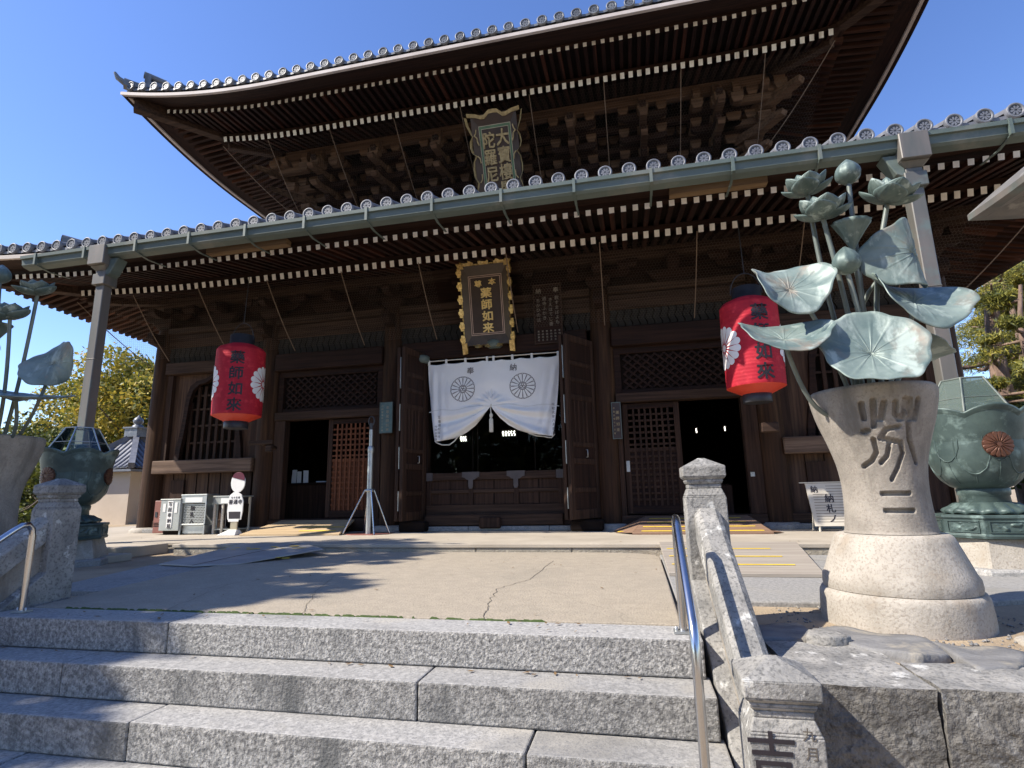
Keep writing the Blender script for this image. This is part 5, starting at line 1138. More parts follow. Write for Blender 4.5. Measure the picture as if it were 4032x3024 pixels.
b = B(); b.add([(-.10, 8.95, FZ + .03), (.12, 10.16, FZ + .226), (-.42, 9.75, FZ + .004), (-.36, 9.35, FZ + .004)], [(0, 1, 2), (0, 2, 3)]); b.obj('side_flap', 'ramp_dark', t)
b = B(); b.add([(-.33, 9.40, FZ + .012), (-.14, 9.30, FZ + .04), (-.11, 9.42, FZ + .05), (-.35, 9.52, FZ + .013)], [(0, 1, 2, 3)]); b.add([(-.3, 9.80, FZ + .04), (-.02, 9.72, FZ + .13), (.01, 9.82, FZ + .145), (-.24, 9.88, FZ + .07)], [(0, 1, 2, 3)]); b.obj('flap_tape', 'yellow', t)
b = B(); b.add([(1.92, 8.95, FZ + .03), (2.12, 9.2, FZ + .004), (2.1, 10.0, FZ + .004), (1.80, 10.16, FZ + .226)], [(0, 1, 2, 3)]); b.obj('side_flap', 'ramp_dark', t)
ramp('platform_ramp', 'grey plank ramp with three yellow tapes on to the platform', ((.245, 5.50), (1.56, 5.50)), ((1.86, 7.55), (.245, 7.55)), PZ - .018, FZ + .012, 'ramp_grey', [(.20, .04, .86, .025), (.44, .04, .82, .025), (.70, .04, .78, .025)])
t = thing('steel_plate', 'worn steel plate ramp with faded yellow marks left of the path', 'plate', (-4.9, 6.2, PZ))
b = B(); pp = [(-5.66, 5.86), (-5.05, 5.72), (-4.62, 5.95), (-4.10, 6.90), (-4.75, 7.46), (-5.72, 7.46)]
zz = lambda x, y: lerp(PZ + .012, FZ + .012, sstep(5.9, 7.4, y))
b.prism(pp, lambda x, y: (x, y, zz(x, y) - .014), lambda x, y: (x, y, zz(x, y))); b.obj('plate', 'plate', t, bevel=.003)
b = B(); b.add([(-5.08, 5.72, zz(0, 5.72) + .004), (-5.06, 5.72, zz(0, 5.72) + .004), (-4.80, 7.46, zz(0, 7.46) + .004), (-4.82, 7.46, zz(0, 7.46) + .004)], [(0, 1, 2, 3)], 1)
for k in range(26):
    x, y = random.choice([(-4.55, 6.35), (-4.7, 7.0), (-5.4, 6.9)]); x += random.uniform(-.3, .3); y += random.uniform(-.12, .12); s = random.uniform(.02, .06)
    b.add([(x, y, zz(x, y) + .005), (x + s * 2, y + .01, zz(x, y + .01) + .005), (x + s * 2.1, y + s, zz(x, y + s) + .006), (x + .01, y + s * .8, zz(x, y + s) + .006)], [(0, 1, 2, 3)])
b.obj('plate_markings', ['yellow', 'wdark'], t)

# ---------------- steel flagpole stand before the centre doors
t = thing('pole_stand', 'tall steel pole on a four legged stand before the centre doors', 'pole stand', (-4.68, 9.32, FZ))
b = B(); b.prism([(-5.16, 9.30), (-4.9, 9.12), (-4.5, 9.10), (-4.30, 9.30), (-4.32, 9.62), (-5.05, 9.68)], lambda x, y: (x, y, FZ), lambda x, y: (x, y, FZ + .012)); b.obj('base_plate', 'redbox', t)
b = B(); b.tube([(-4.68, 9.32, FZ + .01), (-4.68, 9.32, .85)], .048, 14); b.tube([(-4.68, 9.32, .85), (-4.68, 9.32, 1.22)], .034, 12); b.lathe([(.05, .80), (.056, .82), (.056, .9), (.04, .92)], -4.68, 9.32, 12); b.obj('pole', 'steelm', t)
b = B(); b.tube([(-4.68, 9.32, 1.2), (-4.68, 9.32, 1.34)], .03, 10); b.tube([(-4.68 + .055 * math.cos(a), 9.32, 1.38 + .085 * math.sin(a)) for a in [2 * math.pi * k / 16 for k in range(17)]], .014, 6); b.obj('finial', 'black', t)
b = B(); b.lathe([(.05, .10), (.085, .10), (.085, .15), (.05, .15)], -4.68, 9.32, 16); b.obj('collar', 'steelm', t)
for x, y in ((-5.12, 9.22), (-4.36, 9.5), (-4.48, 9.14), (-4.92, 9.62)): b = B(); dx, dy = x + 4.68, y - 9.32; l = math.hypot(dx, dy); b.tube([(-4.68 + dx / l * .08, 9.32 + dy / l * .08, .13), (x, y, FZ + .012)], .014, 8); b.obj('leg', 'steel', t)

# ---------------- notice stand by the right end
t = thing('notice_stand', 'beige notice board with black writing standing behind the right vase', 'notice', (2.9, 9.5, FZ))
b = B(); b.hexa([(2.62, 9.42, -.56), (3.16, 9.42, -.56), (3.16, 9.45, -.56), (2.62, 9.45, -.56)], [(2.58, 9.56, .08), (3.14, 9.56, .08), (3.14, 9.59, .08), (2.58, 9.59, .08)]); b.obj('board', 'paperg', t)
fN = lambda u, v, w: (u, lerp(9.42, 9.56, (v + .56) / .64) - w, v)
b = B(); write(b, [('納', 2.69, -.01, .11)] + column_text('納札ノ', 2.88, -.15, .15, .135), fN, bold=.015, depth=.003); b.obj('lettering', 'ink', t)
b = B()
for k in range(14):
    z = .03 - k * .041
    b.add([fN(2.66 + .2 * (1 if k < 3 else 0), z, .002), fN(3.1, z, .002), fN(3.1, z + .010, .002), fN(2.66 + .2 * (1 if k < 3 else 0), z + .010, .002)], [(0, 1, 2, 3)])
b.obj('small_print', 'faint', t)
b = B(); b.box(2.50, 3.2, 9.55, 9.60, .085, .10); [b.tube([(x, 9.44, -.56), (x, 9.44, FZ)], .016, 6) for x in (2.68, 3.1)]; [b.tube([(x, 9.58, .06), (x, 9.78, FZ)], .012, 6) for x in (2.68, 3.1)]; b.obj('stand_frame', 'paperg', t)

# ================================================================== STONE VASES, BRONZE LOTUS, BRONZE LANTERNS
VP = [(.255, -.275), (.247, -.262), (.238, -.2), (.232, -.1), (.230, 0), (.238, .1), (.252, .18), (.286, .30), (.323, .41), (.346, .50), (.358, .57), (.358, .60), (.345, .618), (.315, .622), (.300, .60), (.25, .45), (.20, .2), (.0005, .19)]
STK = [[(-29.9, .499), (-30.1, .408)], [(-19.4, .512), (-21.0, .403), (-14.3, .4), (-10.4, .497)], [(-.4, .493), (-1.3, .424), (2, .394), (6.1, .398), (8.6, .51)], [(12.6, .505), (13.7, .392)], [(21.2, .504), (18.8, .392)], [(-33.6, .334), (-28.4, .337)],
       [(-24.6, .281), (-23.3, .206), (-30.5, .157), (-42.4, .125)], [(2, .351), (-10.5, .338), (-17.2, .288), (4, .259), (6.8, .2), (-.4, .112), (-9.5, .044)], [(-8, .256), (-11.9, .183), (-19.8, .145)], [(-24.5, -.038), (11.2, -.038)], [(-23.4, -.137), (12.6, -.138)], [(-21, .403), (-22.1, .359)], [(11.3, .393), (13.8, .277), (25.3, .14)]]
def segd(p, a, b):
    ax, ay = a; bx, by = b; dx, dy = bx - ax, by - ay
    t = max(0, min(1, ((p[0] - ax) * dx + (p[1] - ay) * dy) / (dx * dx + dy * dy + 1e-12)))
    return math.hypot(p[0] - ax - t * dx, p[1] - ay - t * dy)
def vase(label, cx, cy, carved):
    t = thing('stone_vase', label, 'vase', (cx, cy, GZ), 'stone vases flanking the path')
    zs = []
    for (r0, z0), (r1, z1) in zip(VP[:-1], VP[1:]):
        k = max(1, int(abs(z1 - z0) / (.0055 if carved and z1 > z0 else .03)));  zs += [(lerp(r0, r1, i / k), lerp(z0, z1, i / k)) for i in range(k)]
    zs.append(VP[-1])
    # smooth the profile
    rr = np.array([z[0] for z in zs]); n = len(rr); top = max(range(n), key=lambda i: zs[i][1])
    w = 9 if carved else 1
    sm = rr.copy()
    for i in range(w, top - w * 2): sm[i] = rr[i - w:i + w + 1].mean()
    if carved: th = list(np.radians(np.linspace(-55, 45, 190))) + list(np.radians(np.linspace(45, 305, 70))[1:-1])
    else: th = list(np.linspace(0, 2 * math.pi, 80, endpoint=False))
    strokes = [[(R(a) * .27, z) for a, z in s] for s in STK]
    rows = []
    for i, (r0, z) in enumerate(zs):
        row = []
        for a in th:
            r = sm[i] + .0025 * mnoise.noise(Vector((a * 3, z * 6, cx)))
            if carved and -.2 < z < .55 and -.9 < a < .7:
                u = a * .27; d = min(segd((u, z), p, q) for s in strokes if min(abs(z - e[1]) for e in s) < .14 for p, q in zip(s[:-1], s[1:])) if any(min(abs(z - e[1]) for e in s) < .14 for s in strokes) else 1
                r -= .034 * (1 - sstep(.0120, .0150, d))
            row.append((cx + r * math.sin(a), cy - r * math.cos(a), z))
        rows.append(row)
    b = B(); b.grid(rows, 0, True, True); b.obj('vase_body', 'granpink', t)
    b = B(); b.lathe([(.405, -.60), (.408, -.575), (.404, -.53), (.388, -.50), (.352, -.40), (.324, -.325), (.310, -.294), (.290, -.279), (.1, -.276)], cx, cy, 72); b.obj('upper_base', 'granpale', t)
    b = B(); b.lathe([(.438, GZ - .02), (.438, -.74), (.433, -.66), (.430, -.63), (.418, -.607), (.38, -.599), (.1, -.598)], cx, cy, 80); b.obj('lower_base', 'granpale', t)
    return t
vase('stone vase with carved strokes standing on the right of the path', 1.53, 3.98, True)
vase('shaded stone vase at the left edge standing beyond the left balustrade', -5.77, 3.98, False)

def basis(nv, spin=0.0):
    n = Vector(nv).normalized(); a = n.orthogonal().normalized(); a = Vector((1, 0, 0)) - n * n.x
    a = a.normalized() if a.length > .2 else n.orthogonal().normalized(); c = n.cross(a)
    return (math.cos(spin) * a + math.sin(spin) * c, -math.sin(spin) * a + math.cos(spin) * c, n)
def leaf_mesh(ctr, Rr, nv, cup=.25, wave=.12, k=3, ph=0.0, fold=0.0, spin=0.0, sx=1.0, curl=0.0):
    A, Cc, N_ = basis(nv, spin); ctr = Vector(ctr); b = B(); n, m = 196, 16; rows = []
    for i in range(m + 1):
        p = i / m; row = []
        for j in range(n):
            t = 2 * math.pi * j / n
            rad = Rr * p * (1 + .035 * math.sin(5 * t + ph) + .02 * math.sin(11 * t + ph * 2)) 
            x, y = rad * math.cos(t) * sx, rad * math.sin(t)
            h = cup * Rr * p * p + wave * Rr * p ** 3 * math.sin(k * t + ph) + fold * (abs(x) ** 1.6) / Rr ** .6 - .07 * Rr * math.exp(-(p / .16) ** 2) + .016 * Rr * math.exp(-(((t * 14 / 6.28318 + .5) % 1 - .5) / .07) ** 2) * (1 - p ** 3) + .010 * Rr * mnoise.noise(Vector((ctr.x * 9 + 6 * p * math.cos(t), 6 * p * math.sin(t), 3))) - curl * max(0, -x / (Rr * sx) - .15) ** 1.3 * Rr
            row.append(tuple(ctr + A * x + Cc * y + N_ * h))
        rows.append(row)
    b.grid(rows, 0, True, True); return b
def petal_mesh(b, base, yaw, L, W, th0, th1, axis):
    """spoon shaped petal; th0/th1 lean from the axis at the foot and at the tip"""
    A, Cc, N_ = axis; base = Vector(base); rd = A * math.cos(yaw) + Cc * math.sin(yaw); td = -A * math.sin(yaw) + Cc * math.cos(yaw)
    n, m = 14, 22; r = h = 0.0; rows = []
    for i in range(n + 1):
        a = i / n; th = lerp(th0, th1, a); row = []
        w = W * ((1 - (2 * a ** .9 - 1) ** 2) ** .62 if 0 < a < 1 else 0) * (1 - .25 * a ** 4) + .003
        for j in range(m + 1):
            v = -1 + 2 * j / m; c = .42 * w * v * v
            nin = -rd * math.cos(th) + N_ * math.sin(th)
            p = base + rd * r + N_ * h + td * (w * v * (1 - .12 * v * v)) + nin * c + nin * (.0030 * math.cos(v * 19)) * (1 - .8 * a)
            row.append(tuple(p))
        rows.append(row); r += L / n * math.sin(th); h += L / n * math.cos(th)
    b.grid(rows, 0, True)
def flower(name, parent, ctr, size, nv, opening=1.0):
    ax = basis(nv); b = B(); ctr = Vector(ctr)
    for k in range(4): petal_mesh(b, ctr, 2 * math.pi * k / 4 + .3, size * .86, size * .50, R(66), R(-34), ax)
    for k in range(5): petal_mesh(b, ctr, 2 * math.pi * k / 5 + .9, size * 1.0, size * .52, R(84), R(-4 + 12 * opening), ax)
    for k in range(3): petal_mesh(b, ctr, 2 * math.pi * k / 3 + .15, size * 1.08, size * .47, R(96), R(24 + 14 * opening), ax)
    return b.obj(name, 'bronzefl', parent, solid=.005)
def bud(parent, ctr, r, h, nv):
    ax = basis(nv); ctr = Vector(ctr); n = 40; rows = []
    for i in range(15):
        a = i / 14; rad = r * (math.sin(math.pi * (a ** .82) * .97 + .05) ** .8) + .001
        rows.append([tuple(ctr + ax[0] * (rad * (1 + .035 * math.cos(10 * t)) * math.cos(t)) + ax[1] * (rad * (1 + .035 * math.cos(10 * t)) * math.sin(t)) + ax[2] * (h * (a - .0))) for t in [2 * math.pi * j / n for j in range(n)]])
    b = B(); b.grid(rows, 0, True, True); return b.obj('bud', 'bronzefl', parent)
def pod(parent, ctr, r, h, nv):
    ax = basis(nv); ctr = Vector(ctr); n = 44; b = B()
    P = lambda rad, z, t: tuple(ctr + ax[0] * rad * math.cos(t) + ax[1] * rad * math.sin(t) + ax[2] * z)
    T = [2 * math.pi * j / n for j in range(n)]
    b.grid([[P((.12 + .88 * (i / 8) ** 1.15) * r * (1 + .05 * math.cos(11 * t)), h * i / 8, t) for t in T] for i in range(9)] + [[P(r * .93, h * 1.02, t) for t in T], [P(r * .85, h * .97, t) for t in T], [P(.002, h * .97, t) for t in T]], 0, True, True)
    for k in range(7):
        q = ctr + ax[2] * h * .98 + ax[0] * (.55 * r * math.cos(k * 1.047) if k < 6 else 0) + ax[1] * (.55 * r * math.sin(k * 1.047) if k < 6 else 0)
        b.tube([q, q + ax[2] * .012], r * .13, 8)
    return b.obj('seed_pod', 'bronzefl', parent)
def stem(parent, foot, head, bend=(0, 0, 0), r=.0155):
    foot, head, bend = Vector(foot), Vector(head), Vector(bend); pts = []
    for i in range(13):
        t = i / 12; pts.append(foot * (1 - t) + head * t + bend * math.sin(math.pi * t) + Vector((0, 0, .0)))
    b = B(); b.tube(pts, r, 10); return b.obj('stem', 'bronzest', parent)

lot = thing('bronze_lotus', 'green bronze lotus bouquet standing in the right stone vase', 'sculpture', (1.53, 3.98, .58), 'bronze lotus bouquets')
fx, fy, fz = 1.53, 3.98, .45
flower('flower', lot, (1.305, 3.93, 2.03), .205, (-.12, -.25, .95), .4)
flower('flower', lot, (1.335, 3.80, 1.775), .215, (-.05, -.22, .97), .7)
flower('flower', lot, (1.76, 3.86, 1.86), .225, (.22, -.32, .9), .8)
bud(lot, (1.585, 3.96, 2.085), .080, .185, (.02, -.06, 1)); bud(lot, (1.405, 3.72, 1.335), .082, .185, (-.02, -.1, 1)); pod(lot, (1.485, 3.80, 1.535), .115, .185, (.05, -.1, 1))
for h, bnd in (((1.305, 3.93, 2.04), (-.03, .02, .04)), ((1.335, 3.80, 1.785), (.02, 0, .0)), ((1.76, 3.86, 1.87), (-.05, 0, .06)), ((1.585, 3.96, 2.10), (.0, 0, 0)), ((1.405, 3.72, 1.345), (.02, -.03, 0)), ((1.485, 3.80, 1.55), (.02, 0, 0))):
    stem(lot, (fx + (h[0] - fx) * .25, fy + (h[1] - fy) * .25, fz), h, bnd)
LV = [((1.435, 3.62, .80), .290, (-.06, -.86, .50), .22, .04, 3, .4, 0, 0, 1.0, (-.05, .1, .04)),
      ((1.82, 3.86, 1.17), .30, (.28, -.66, .70), .14, .26, 2, 1.3, 0, -.15, 1.0, (.05, .05, .0)),
      ((1.835, 3.80, 1.475), .235, (.66, -.75, .04), .05, .05, 3, .6, -.62, .12, .95, (-.16, .1, .18)),
      ((1.07, 3.78, 1.30), .245, (.08, -.82, .57), .22, .34, 2, 1.57, 0, .12, 1.0, (-.02, 0, .22)),
      ((.985, 3.72, .95), .275, (.04, -.52, .85), .18, .18, 2, 1.57, 0, 0, 1.0, (-.05, 0, -.18)),
      ((1.85, 4.22, .88), .30, (.25, .1, .95), .22, .12, 3, 1.0, 0, 0, 1.0, (0, .05, .0))]
for ctr, rr, nv, cup, wv, k, ph, fold, spin, sx, bnd in LV:
    leaf_mesh(ctr, rr, nv, cup, wv, k, ph, fold, spin, sx, curl=.6 if sx == .95 else 0).obj('leaf', 'bronzel', lot, solid=.006)
    c = Vector(ctr) - Vector(nv).normalized() * .02; stem(lot, (fx + (c.x - fx) * .2, fy + (c.y - fy) * .2, fz), c, bnd, .0145)

lot = thing('bronze_lotus', 'shaded bronze lotus bouquet standing in the left stone vase', 'sculpture', (-5.77, 3.98, .58), 'bronze lotus bouquets')
fx = -5.77
flower('flower', lot, (-5.51, 3.95, 1.975), .20, (.05, -.25, .95), .8)
flower('flower', lot, (-5.615, 3.82, 1.70), .21, (.02, -.2, .97), .9)
flower('flower', lot, (-6.03, 4.02, 1.80), .20, (-.15, -.25, .95), .8)
bud(lot, (-5.965, 3.92, 2.13), .082, .19, (-.02, 0, 1)); bud(lot, (-5.87, 3.86, 1.38), .08, .18, (0, 0, 1)); pod(lot, (-5.87, 3.9, 1.52), .11, .18, (.05, 0, 1))
for h, bnd in (((-5.51, 3.95, 1.985), (.02, 0, -.10)), ((-5.615, 3.82, 1.71), (.05, 0, -.06)), ((-6.03, 4.02, 1.81), (-.03, 0, 0)), ((-5.965, 3.92, 2.14), (0, 0, 0)), ((-5.87, 3.86, 1.39), (0, 0, 0)), ((-5.87, 3.9, 1.53), (0, 0, 0))):
    stem(lot, (fx + (h[0] - fx) * .25, fy + (h[1] - fy) * .25, fz), h, bnd)
for ctr, rr, nv, cup, wv, k, ph, fold, spin, sx, bnd in [
      ((-5.19, 3.93, 1.27), .215, (.12, -.96, .22), -.12, .18, 2, .9, .25, .4, 1.2, (.04, 0, -.08)),
      ((-5.33, 3.78, .93), .42, (.16, -.10, .98), .12, .05, 2, .2, 0, 0, 1.0, (.10, 0, -.05)),
      ((-6.1, 3.75, 1.05), .26, (-.3, -.4, .85), .2, .15, 2, 1, 0, 0, 1.0, (0, 0, .1)),
      ((-5.95, 3.66, .80), .30, (-.05, -.7, .68), .2, .06, 3, .4, 0, 0, 1.0, (0, .05, 0))]:
    leaf_mesh(ctr, rr, nv, cup, wv, k, ph, fold, spin, sx).obj('leaf', 'bronzel', lot, solid=.006)
    c = Vector(ctr) - Vector(nv).normalized() * .02; stem(lot, (fx + (c.x - fx) * .2, fy + (c.y - fy) * .2, fz), c, bnd, .0145)

def bronze_lantern(label, cx, cy, rot, hood_mat):
    t = thing('bronze_lantern', label, 'lantern', (cx, cy, GZ), 'bronze lotus bowl lanterns beside the path')
    b = B(); b.lathe([(.60, GZ - .02), (.60, GZ + .075), (.58, GZ + .085), (.1, GZ + .086)], cx, cy, 6, smooth=False, a0=rot); b.obj('footing_slab', 'granite', t, bevel=.01)
    b = B(); b.lathe([(.475, GZ + .086), (.40, -.47), (.1, -.469)], cx, cy, 6, smooth=False, a0=rot); b.obj('stone_base', 'granpale', t, bevel=.008)
    b = B(); b.lathe([(.435, -.468), (.445, -.44), (.43, -.43), (.43, -.30), (.445, -.29), (.44, -.265), (.2, -.262)], cx, cy, 8, smooth=False, a0=rot); o = b.obj('plinth', 'bronze', t, bevel=.005)
    b = B()      # carved panels on each face of the plinth
    for k in range(8):
        a = rot + (k + .5) * math.pi / 4; ap = .43 * math.cos(math.pi / 8)
        P = lambda u, v, w, a=a, ap=ap: (cx + (ap + w) * math.cos(a) - u * math.sin(a), cy + (ap + w) * math.sin(a) + u * math.cos(a), -.365 + v)
        for u0, u1, v0, v1 in ((-.13, .13, .044, .052), (-.13, .13, -.052, -.044), (-.13, -.122, -.044, .044), (.122, .13, -.044, .044)):
            b.hexa([P(u0, v0, 0), P(u1, v0, 0), P(u1, v0, .01), P(u0, v0, .01)], [P(u0, v1, 0), P(u1, v1, 0), P(u1, v1, .01), P(u0, v1, .01)])
        rows = []
        for i in range(17):
            for_ = []
            for j in range(33):
                u = -.115 + .23 * j / 32; v = -.04 + .08 * i / 16
                h = max(0, mnoise.noise(Vector((u * 26 + k * 3, v * 30, 2.0))) ) * .03 * sstep(.115, .09, abs(u)) * sstep(.042, .03, abs(v))
                for_.append(P(u, v, h + .001))
            rows.append(for_)
        b.grid(rows, 0, True)
    b.obj('relief_panel', 'bronze', o)
    b = B(); n = 96; rows = []      # lotus foot with sixteen ribbed petals
    for r, z, am in ((.325, -.262, .02), (.335, -.245, .03), (.32, -.225, .03), (.28, -.205, .02), (.24, -.175, .012), (.21, -.16, .0), (.19, -.155, 0)):
        rows.append([(cx + (r + am * abs(math.cos(8 * a)) - am * .5) * math.cos(a), cy + (r + am * abs(math.cos(8 * a)) - am * .5) * math.sin(a), z + .012 * abs(math.cos(8 * a)) * (1 if am else 0)) for a in [2 * math.pi * j / n for j in range(n)]])
    b.grid(rows, 0, True, True); b.obj('lotus_foot', 'bronze', t)
    b = B(); b.lathe([(.19, -.16), (.195, -.15), (.19, -.10), (.20, -.09), (.205, -.04), (.19, -.02)], cx, cy, 40); b.obj('neck', 'bronze', t)
    b = B(); n = 120; rows = []      # six lobed bowl with a scalloped rim
    prof = [(.19, -.03), (.245, -.005), (.30, .05), (.345, .12), (.375, .21), (.383, .31), (.380, .42), (.378, .51), (.388, .58), (.414, .64), (.446, .69)]
    def rimz(a): return .045 * abs(math.sin(3 * (a - rot))) ** .8 * 1.6 - .05
    for r, z in prof:
        f_ = sstep(.3, .70, z)
        rows.append([(cx + r * (1 + .035 * f_ * (abs(math.sin(3 * (a - rot))) - .5)) * math.cos(a), cy + r * (1 + .035 * f_ * (abs(math.sin(3 * (a - rot))) - .5)) * math.sin(a), z + rimz(a) * f_) for a in [2 * math.pi * j / n for j in range(n)]])
    top = rows[-1]
    def inset(row, k, dz): return [(cx + (p[0] - cx) * k, cy + (p[1] - cy) * k, p[2] + dz) for p in row]
    rows += [inset(top, 1.0, .018), inset(top, .955, .018), inset(top, .955, 0), inset(top, .92, -.12), inset(top, .8, -.4)]
    b.grid(rows, 0, True, True); bowl = b.obj('bowl', 'bronze', t)
    def rb(z):
        for (r0, z0), (r1, z1) in zip(prof[:-1], prof[1:]):
            if z0 <= z <= z1: return lerp(r0, r1, (z - z0) / (z1 - z0))
        return .38
    b = B()      # raised petal outlines
    for k in range(12):
        a0 = rot + k * math.pi / 6
        for w0, zt, zb in (((.11, .52, .22) if k % 2 else (.13, .46, .10)),):
            pts = [(-w0, zt), (-w0 * .95, zt - (zt - zb) * .6), (-w0 * .7, zb + .05), (-w0 * .3, zb + .008), (0, zb), (w0 * .3, zb + .008), (w0 * .7, zb + .05), (w0 * .95, zt - (zt - zb) * .6), (w0, zt)]
            b.tube([(cx + (rb(z) + .002) * math.cos(a0 + u / .38), cy + (rb(z) + .002) * math.sin(a0 + u / .38), z) for u, z in pts], .006, 6)
            b.tube([(cx + (rb(z) + .001) * math.cos(a0), cy + (rb(z) + .001) * math.sin(a0), z) for z in np.linspace(zb, 0.02, 6)], .005, 5)
    b.obj('petal_outlines', 'bronze', bowl)
    for k in range(3):
        b = B(); a0 = rot + R(30) + k * R(120)
        def fc(u, v, w, a0=a0): return (cx + (rb(.36 + v) + .012 + w) * math.cos(a0 + u / .38), cy + (rb(.36 + v) + .012 + w) * math.sin(a0 + u / .38), .36 + v)
        b.prism([(.118 * math.cos(j * math.pi / 14), .118 * math.sin(j * math.pi / 14)) for j in range(28)], lambda u, v: fc(u, v, -.03), lambda u, v: fc(u, v, .004))
        crest_fill(b, fc, .115, w0=.002, w1=.014); b.obj('crest', 'coppercrest', bowl)
    hb = .385; ht = .185; z0, z1 = .655, 1.02
    cor = lambda r, z, k: (cx + r * math.cos(rot + k * math.pi / 3), cy + r * math.sin(rot + k * math.pi / 3), z)
    b = B()
    for k in range(6): b.add([cor(hb, z0, k), cor(hb, z0, k + 1), cor(ht, z1, k + 1), cor(ht, z1, k)], [(0, 1, 2, 3)])
    b.add([cor(ht, z1, k) for k in range(6)], [(0, 1, 2, 3, 4, 5)])
    hood = b.obj('hood', hood_mat, t)
    b = B()
    for k in range(6):
        b.tube([cor(hb, z0, k), cor(ht, z1, k)], .011, 6); b.tube([cor(ht, z1, k), cor(ht, z1, k + 1)], .009, 6); m_ = .45; b.tube([cor(lerp(hb, ht, m_), lerp(z0, z1, m_), k), cor(lerp(hb, ht, m_), lerp(z0, z1, m_), k + 1)], .005, 5)
        b.box(*(lambda p: (p[0] - .016, p[0] + .016, p[1] - .016, p[1] + .016, p[2] - .03, p[2] + .02))(cor(hb, z0, k)))
    b.obj('hood_frame', 'steelm' if hood_mat == 'hood' else 'bronzest', hood)
    b = B(); b.lathe([(.05, .45), (.05, .75), (.08, .78), (.0, .8)], cx, cy, 16); b.obj('burner', 'bronze', t); return t
bronze_lantern('green bronze lotus bowl lantern with a screened hood right of the path', 3.22, 6.2, R(-122), 'screen')
bronze_lantern('dark bronze lotus bowl lantern with a clear hood beyond the left post', -7.47, 6.2, R(-122), 'hood')

# ---------------- small tiled hut beyond the hall
t = thing('tiled_hut', 'small plastered hut with pyramid tiled roof left of the temple', 'hut', (-19.5, 18.5, GZ))
b = B(); b.box(-20.65, -18.3, 17.25, 19.7, GZ, 1.30); b.obj('wall', 'plaster', t)
b = B(); cx, cy, hw = -19.55, 18.5, 1.62; za, zb = 1.22, 2.62
for side in range(4):
    def P(s, u, z): return [(cx + s, cy - u, z), (cx + u, cy + s, z), (cx - s, cy + u, z), (cx - u, cy - s, z)][side]
    for k in range(-6, 7):
        s = k * .25; u0 = max(.12, abs(s)); rows = []; pan = []
        for i in range(8):
            u = lerp(hw, u0, i / 7); z = za + (zb - za) * ((hw - u) / hw) ** 1.15 + .06 * (abs(s) / hw) ** 3 * (u / hw)
            rows.append([P(s + .075 * math.cos(a), u, z + .075 * math.sin(a)) for a in [math.pi * j / 6 for j in range(7)]])
            pan.append([P(s - .125, u, z + .0), P(s + .125, u, z + .0)])
        b.grid(rows, 0, True); b.grid(pan, 0, False); b.add(rows[0], [tuple(range(7))], 1)
    for i in range(8):
        u0, u1 = lerp(hw + .05, .1, i / 8), lerp(hw + .05, .1, (i + 1) / 8); zf = lambda u: za + (zb - za) * (max(0, hw - u) / hw) ** 1.15 + .10
        b.beam(P(u0, u0, zf(u0)), P(u1, u1, zf(u1)), .2, .2)
b.box(cx - hw, cx + hw, cy - hw, cy + hw, za - .10, za - .02)
b.obj('roof', ['tile_lo', 'tilef'], t)
b = B(); b.box(cx - .30, cx + .30, cy - .30, cy + .30, zb - .05, zb + .28); b.box(cx - .35, cx + .35, cy - .35, cy + .35, zb + .28, zb + .34); b.lathe([(.22, zb + .34), (.18, zb + .42), (.10, zb + .46), (.17, zb + .52), (.19, zb + .6), (.15, zb + .70), (.05, zb + .78), (.001, zb + .86)], cx, cy, 20); b.obj('finial', 'tile', t)

# ---------------- small roofed shelter reaching in from the right
t = thing('incense_shelter', 'small shelter with a grey sheet metal roof corner reaching in at the right', 'shelter', (3.95, 3.9, GZ))
b = B(); cx, cy = 3.95, 3.9; hw = 1.10; ze, zt = 2.17, 3.05
n = 16
def sh(side, s, u):
    z = ze + (zt - ze) * ((hw - u) / hw) ** .9 + .05 * (abs(s) / hw) ** 2 * (u / hw); return [(cx + s, cy + u, z), (cx - u, cy + s, z), (cx - s, cy - u, z), (cx + u, cy - s, z)][side]
for side in range(4):
    rows = [[sh(side, (-1 + 2 * j / n) * lerp(hw, .02, i / 8), lerp(hw, .02, i / 8)) for j in range(n + 1)] for i in range(9)]
    b.grid(rows, 0, True); lo = [(p[0], p[1], p[2] - .05) for p in rows[0]]; b.grid([lo, rows[0]], 1, False)
    inn = [(cx + (p[0] - cx) * .93, cy + (p[1] - cy) * .93, p[2] - .01) for p in lo]; b.grid([inn, lo], 1, False)
    inn2 = [(cx + (p[0] - cx) * .45, cy + (p[1] - cy) * .45, ze + .16) for p in lo]; b.grid([inn2, inn], 0, False)
b.obj('roof', ['shelter', 'copperbr'], t)
for dx in (-.62, .62):
    for dy in (-.62, .62): b = B(); b.tube([(cx + dx, cy + dy, GZ), (cx + dx, cy + dy, ze + .12)], .05, 10); b.obj('post', 'copperbr', t)

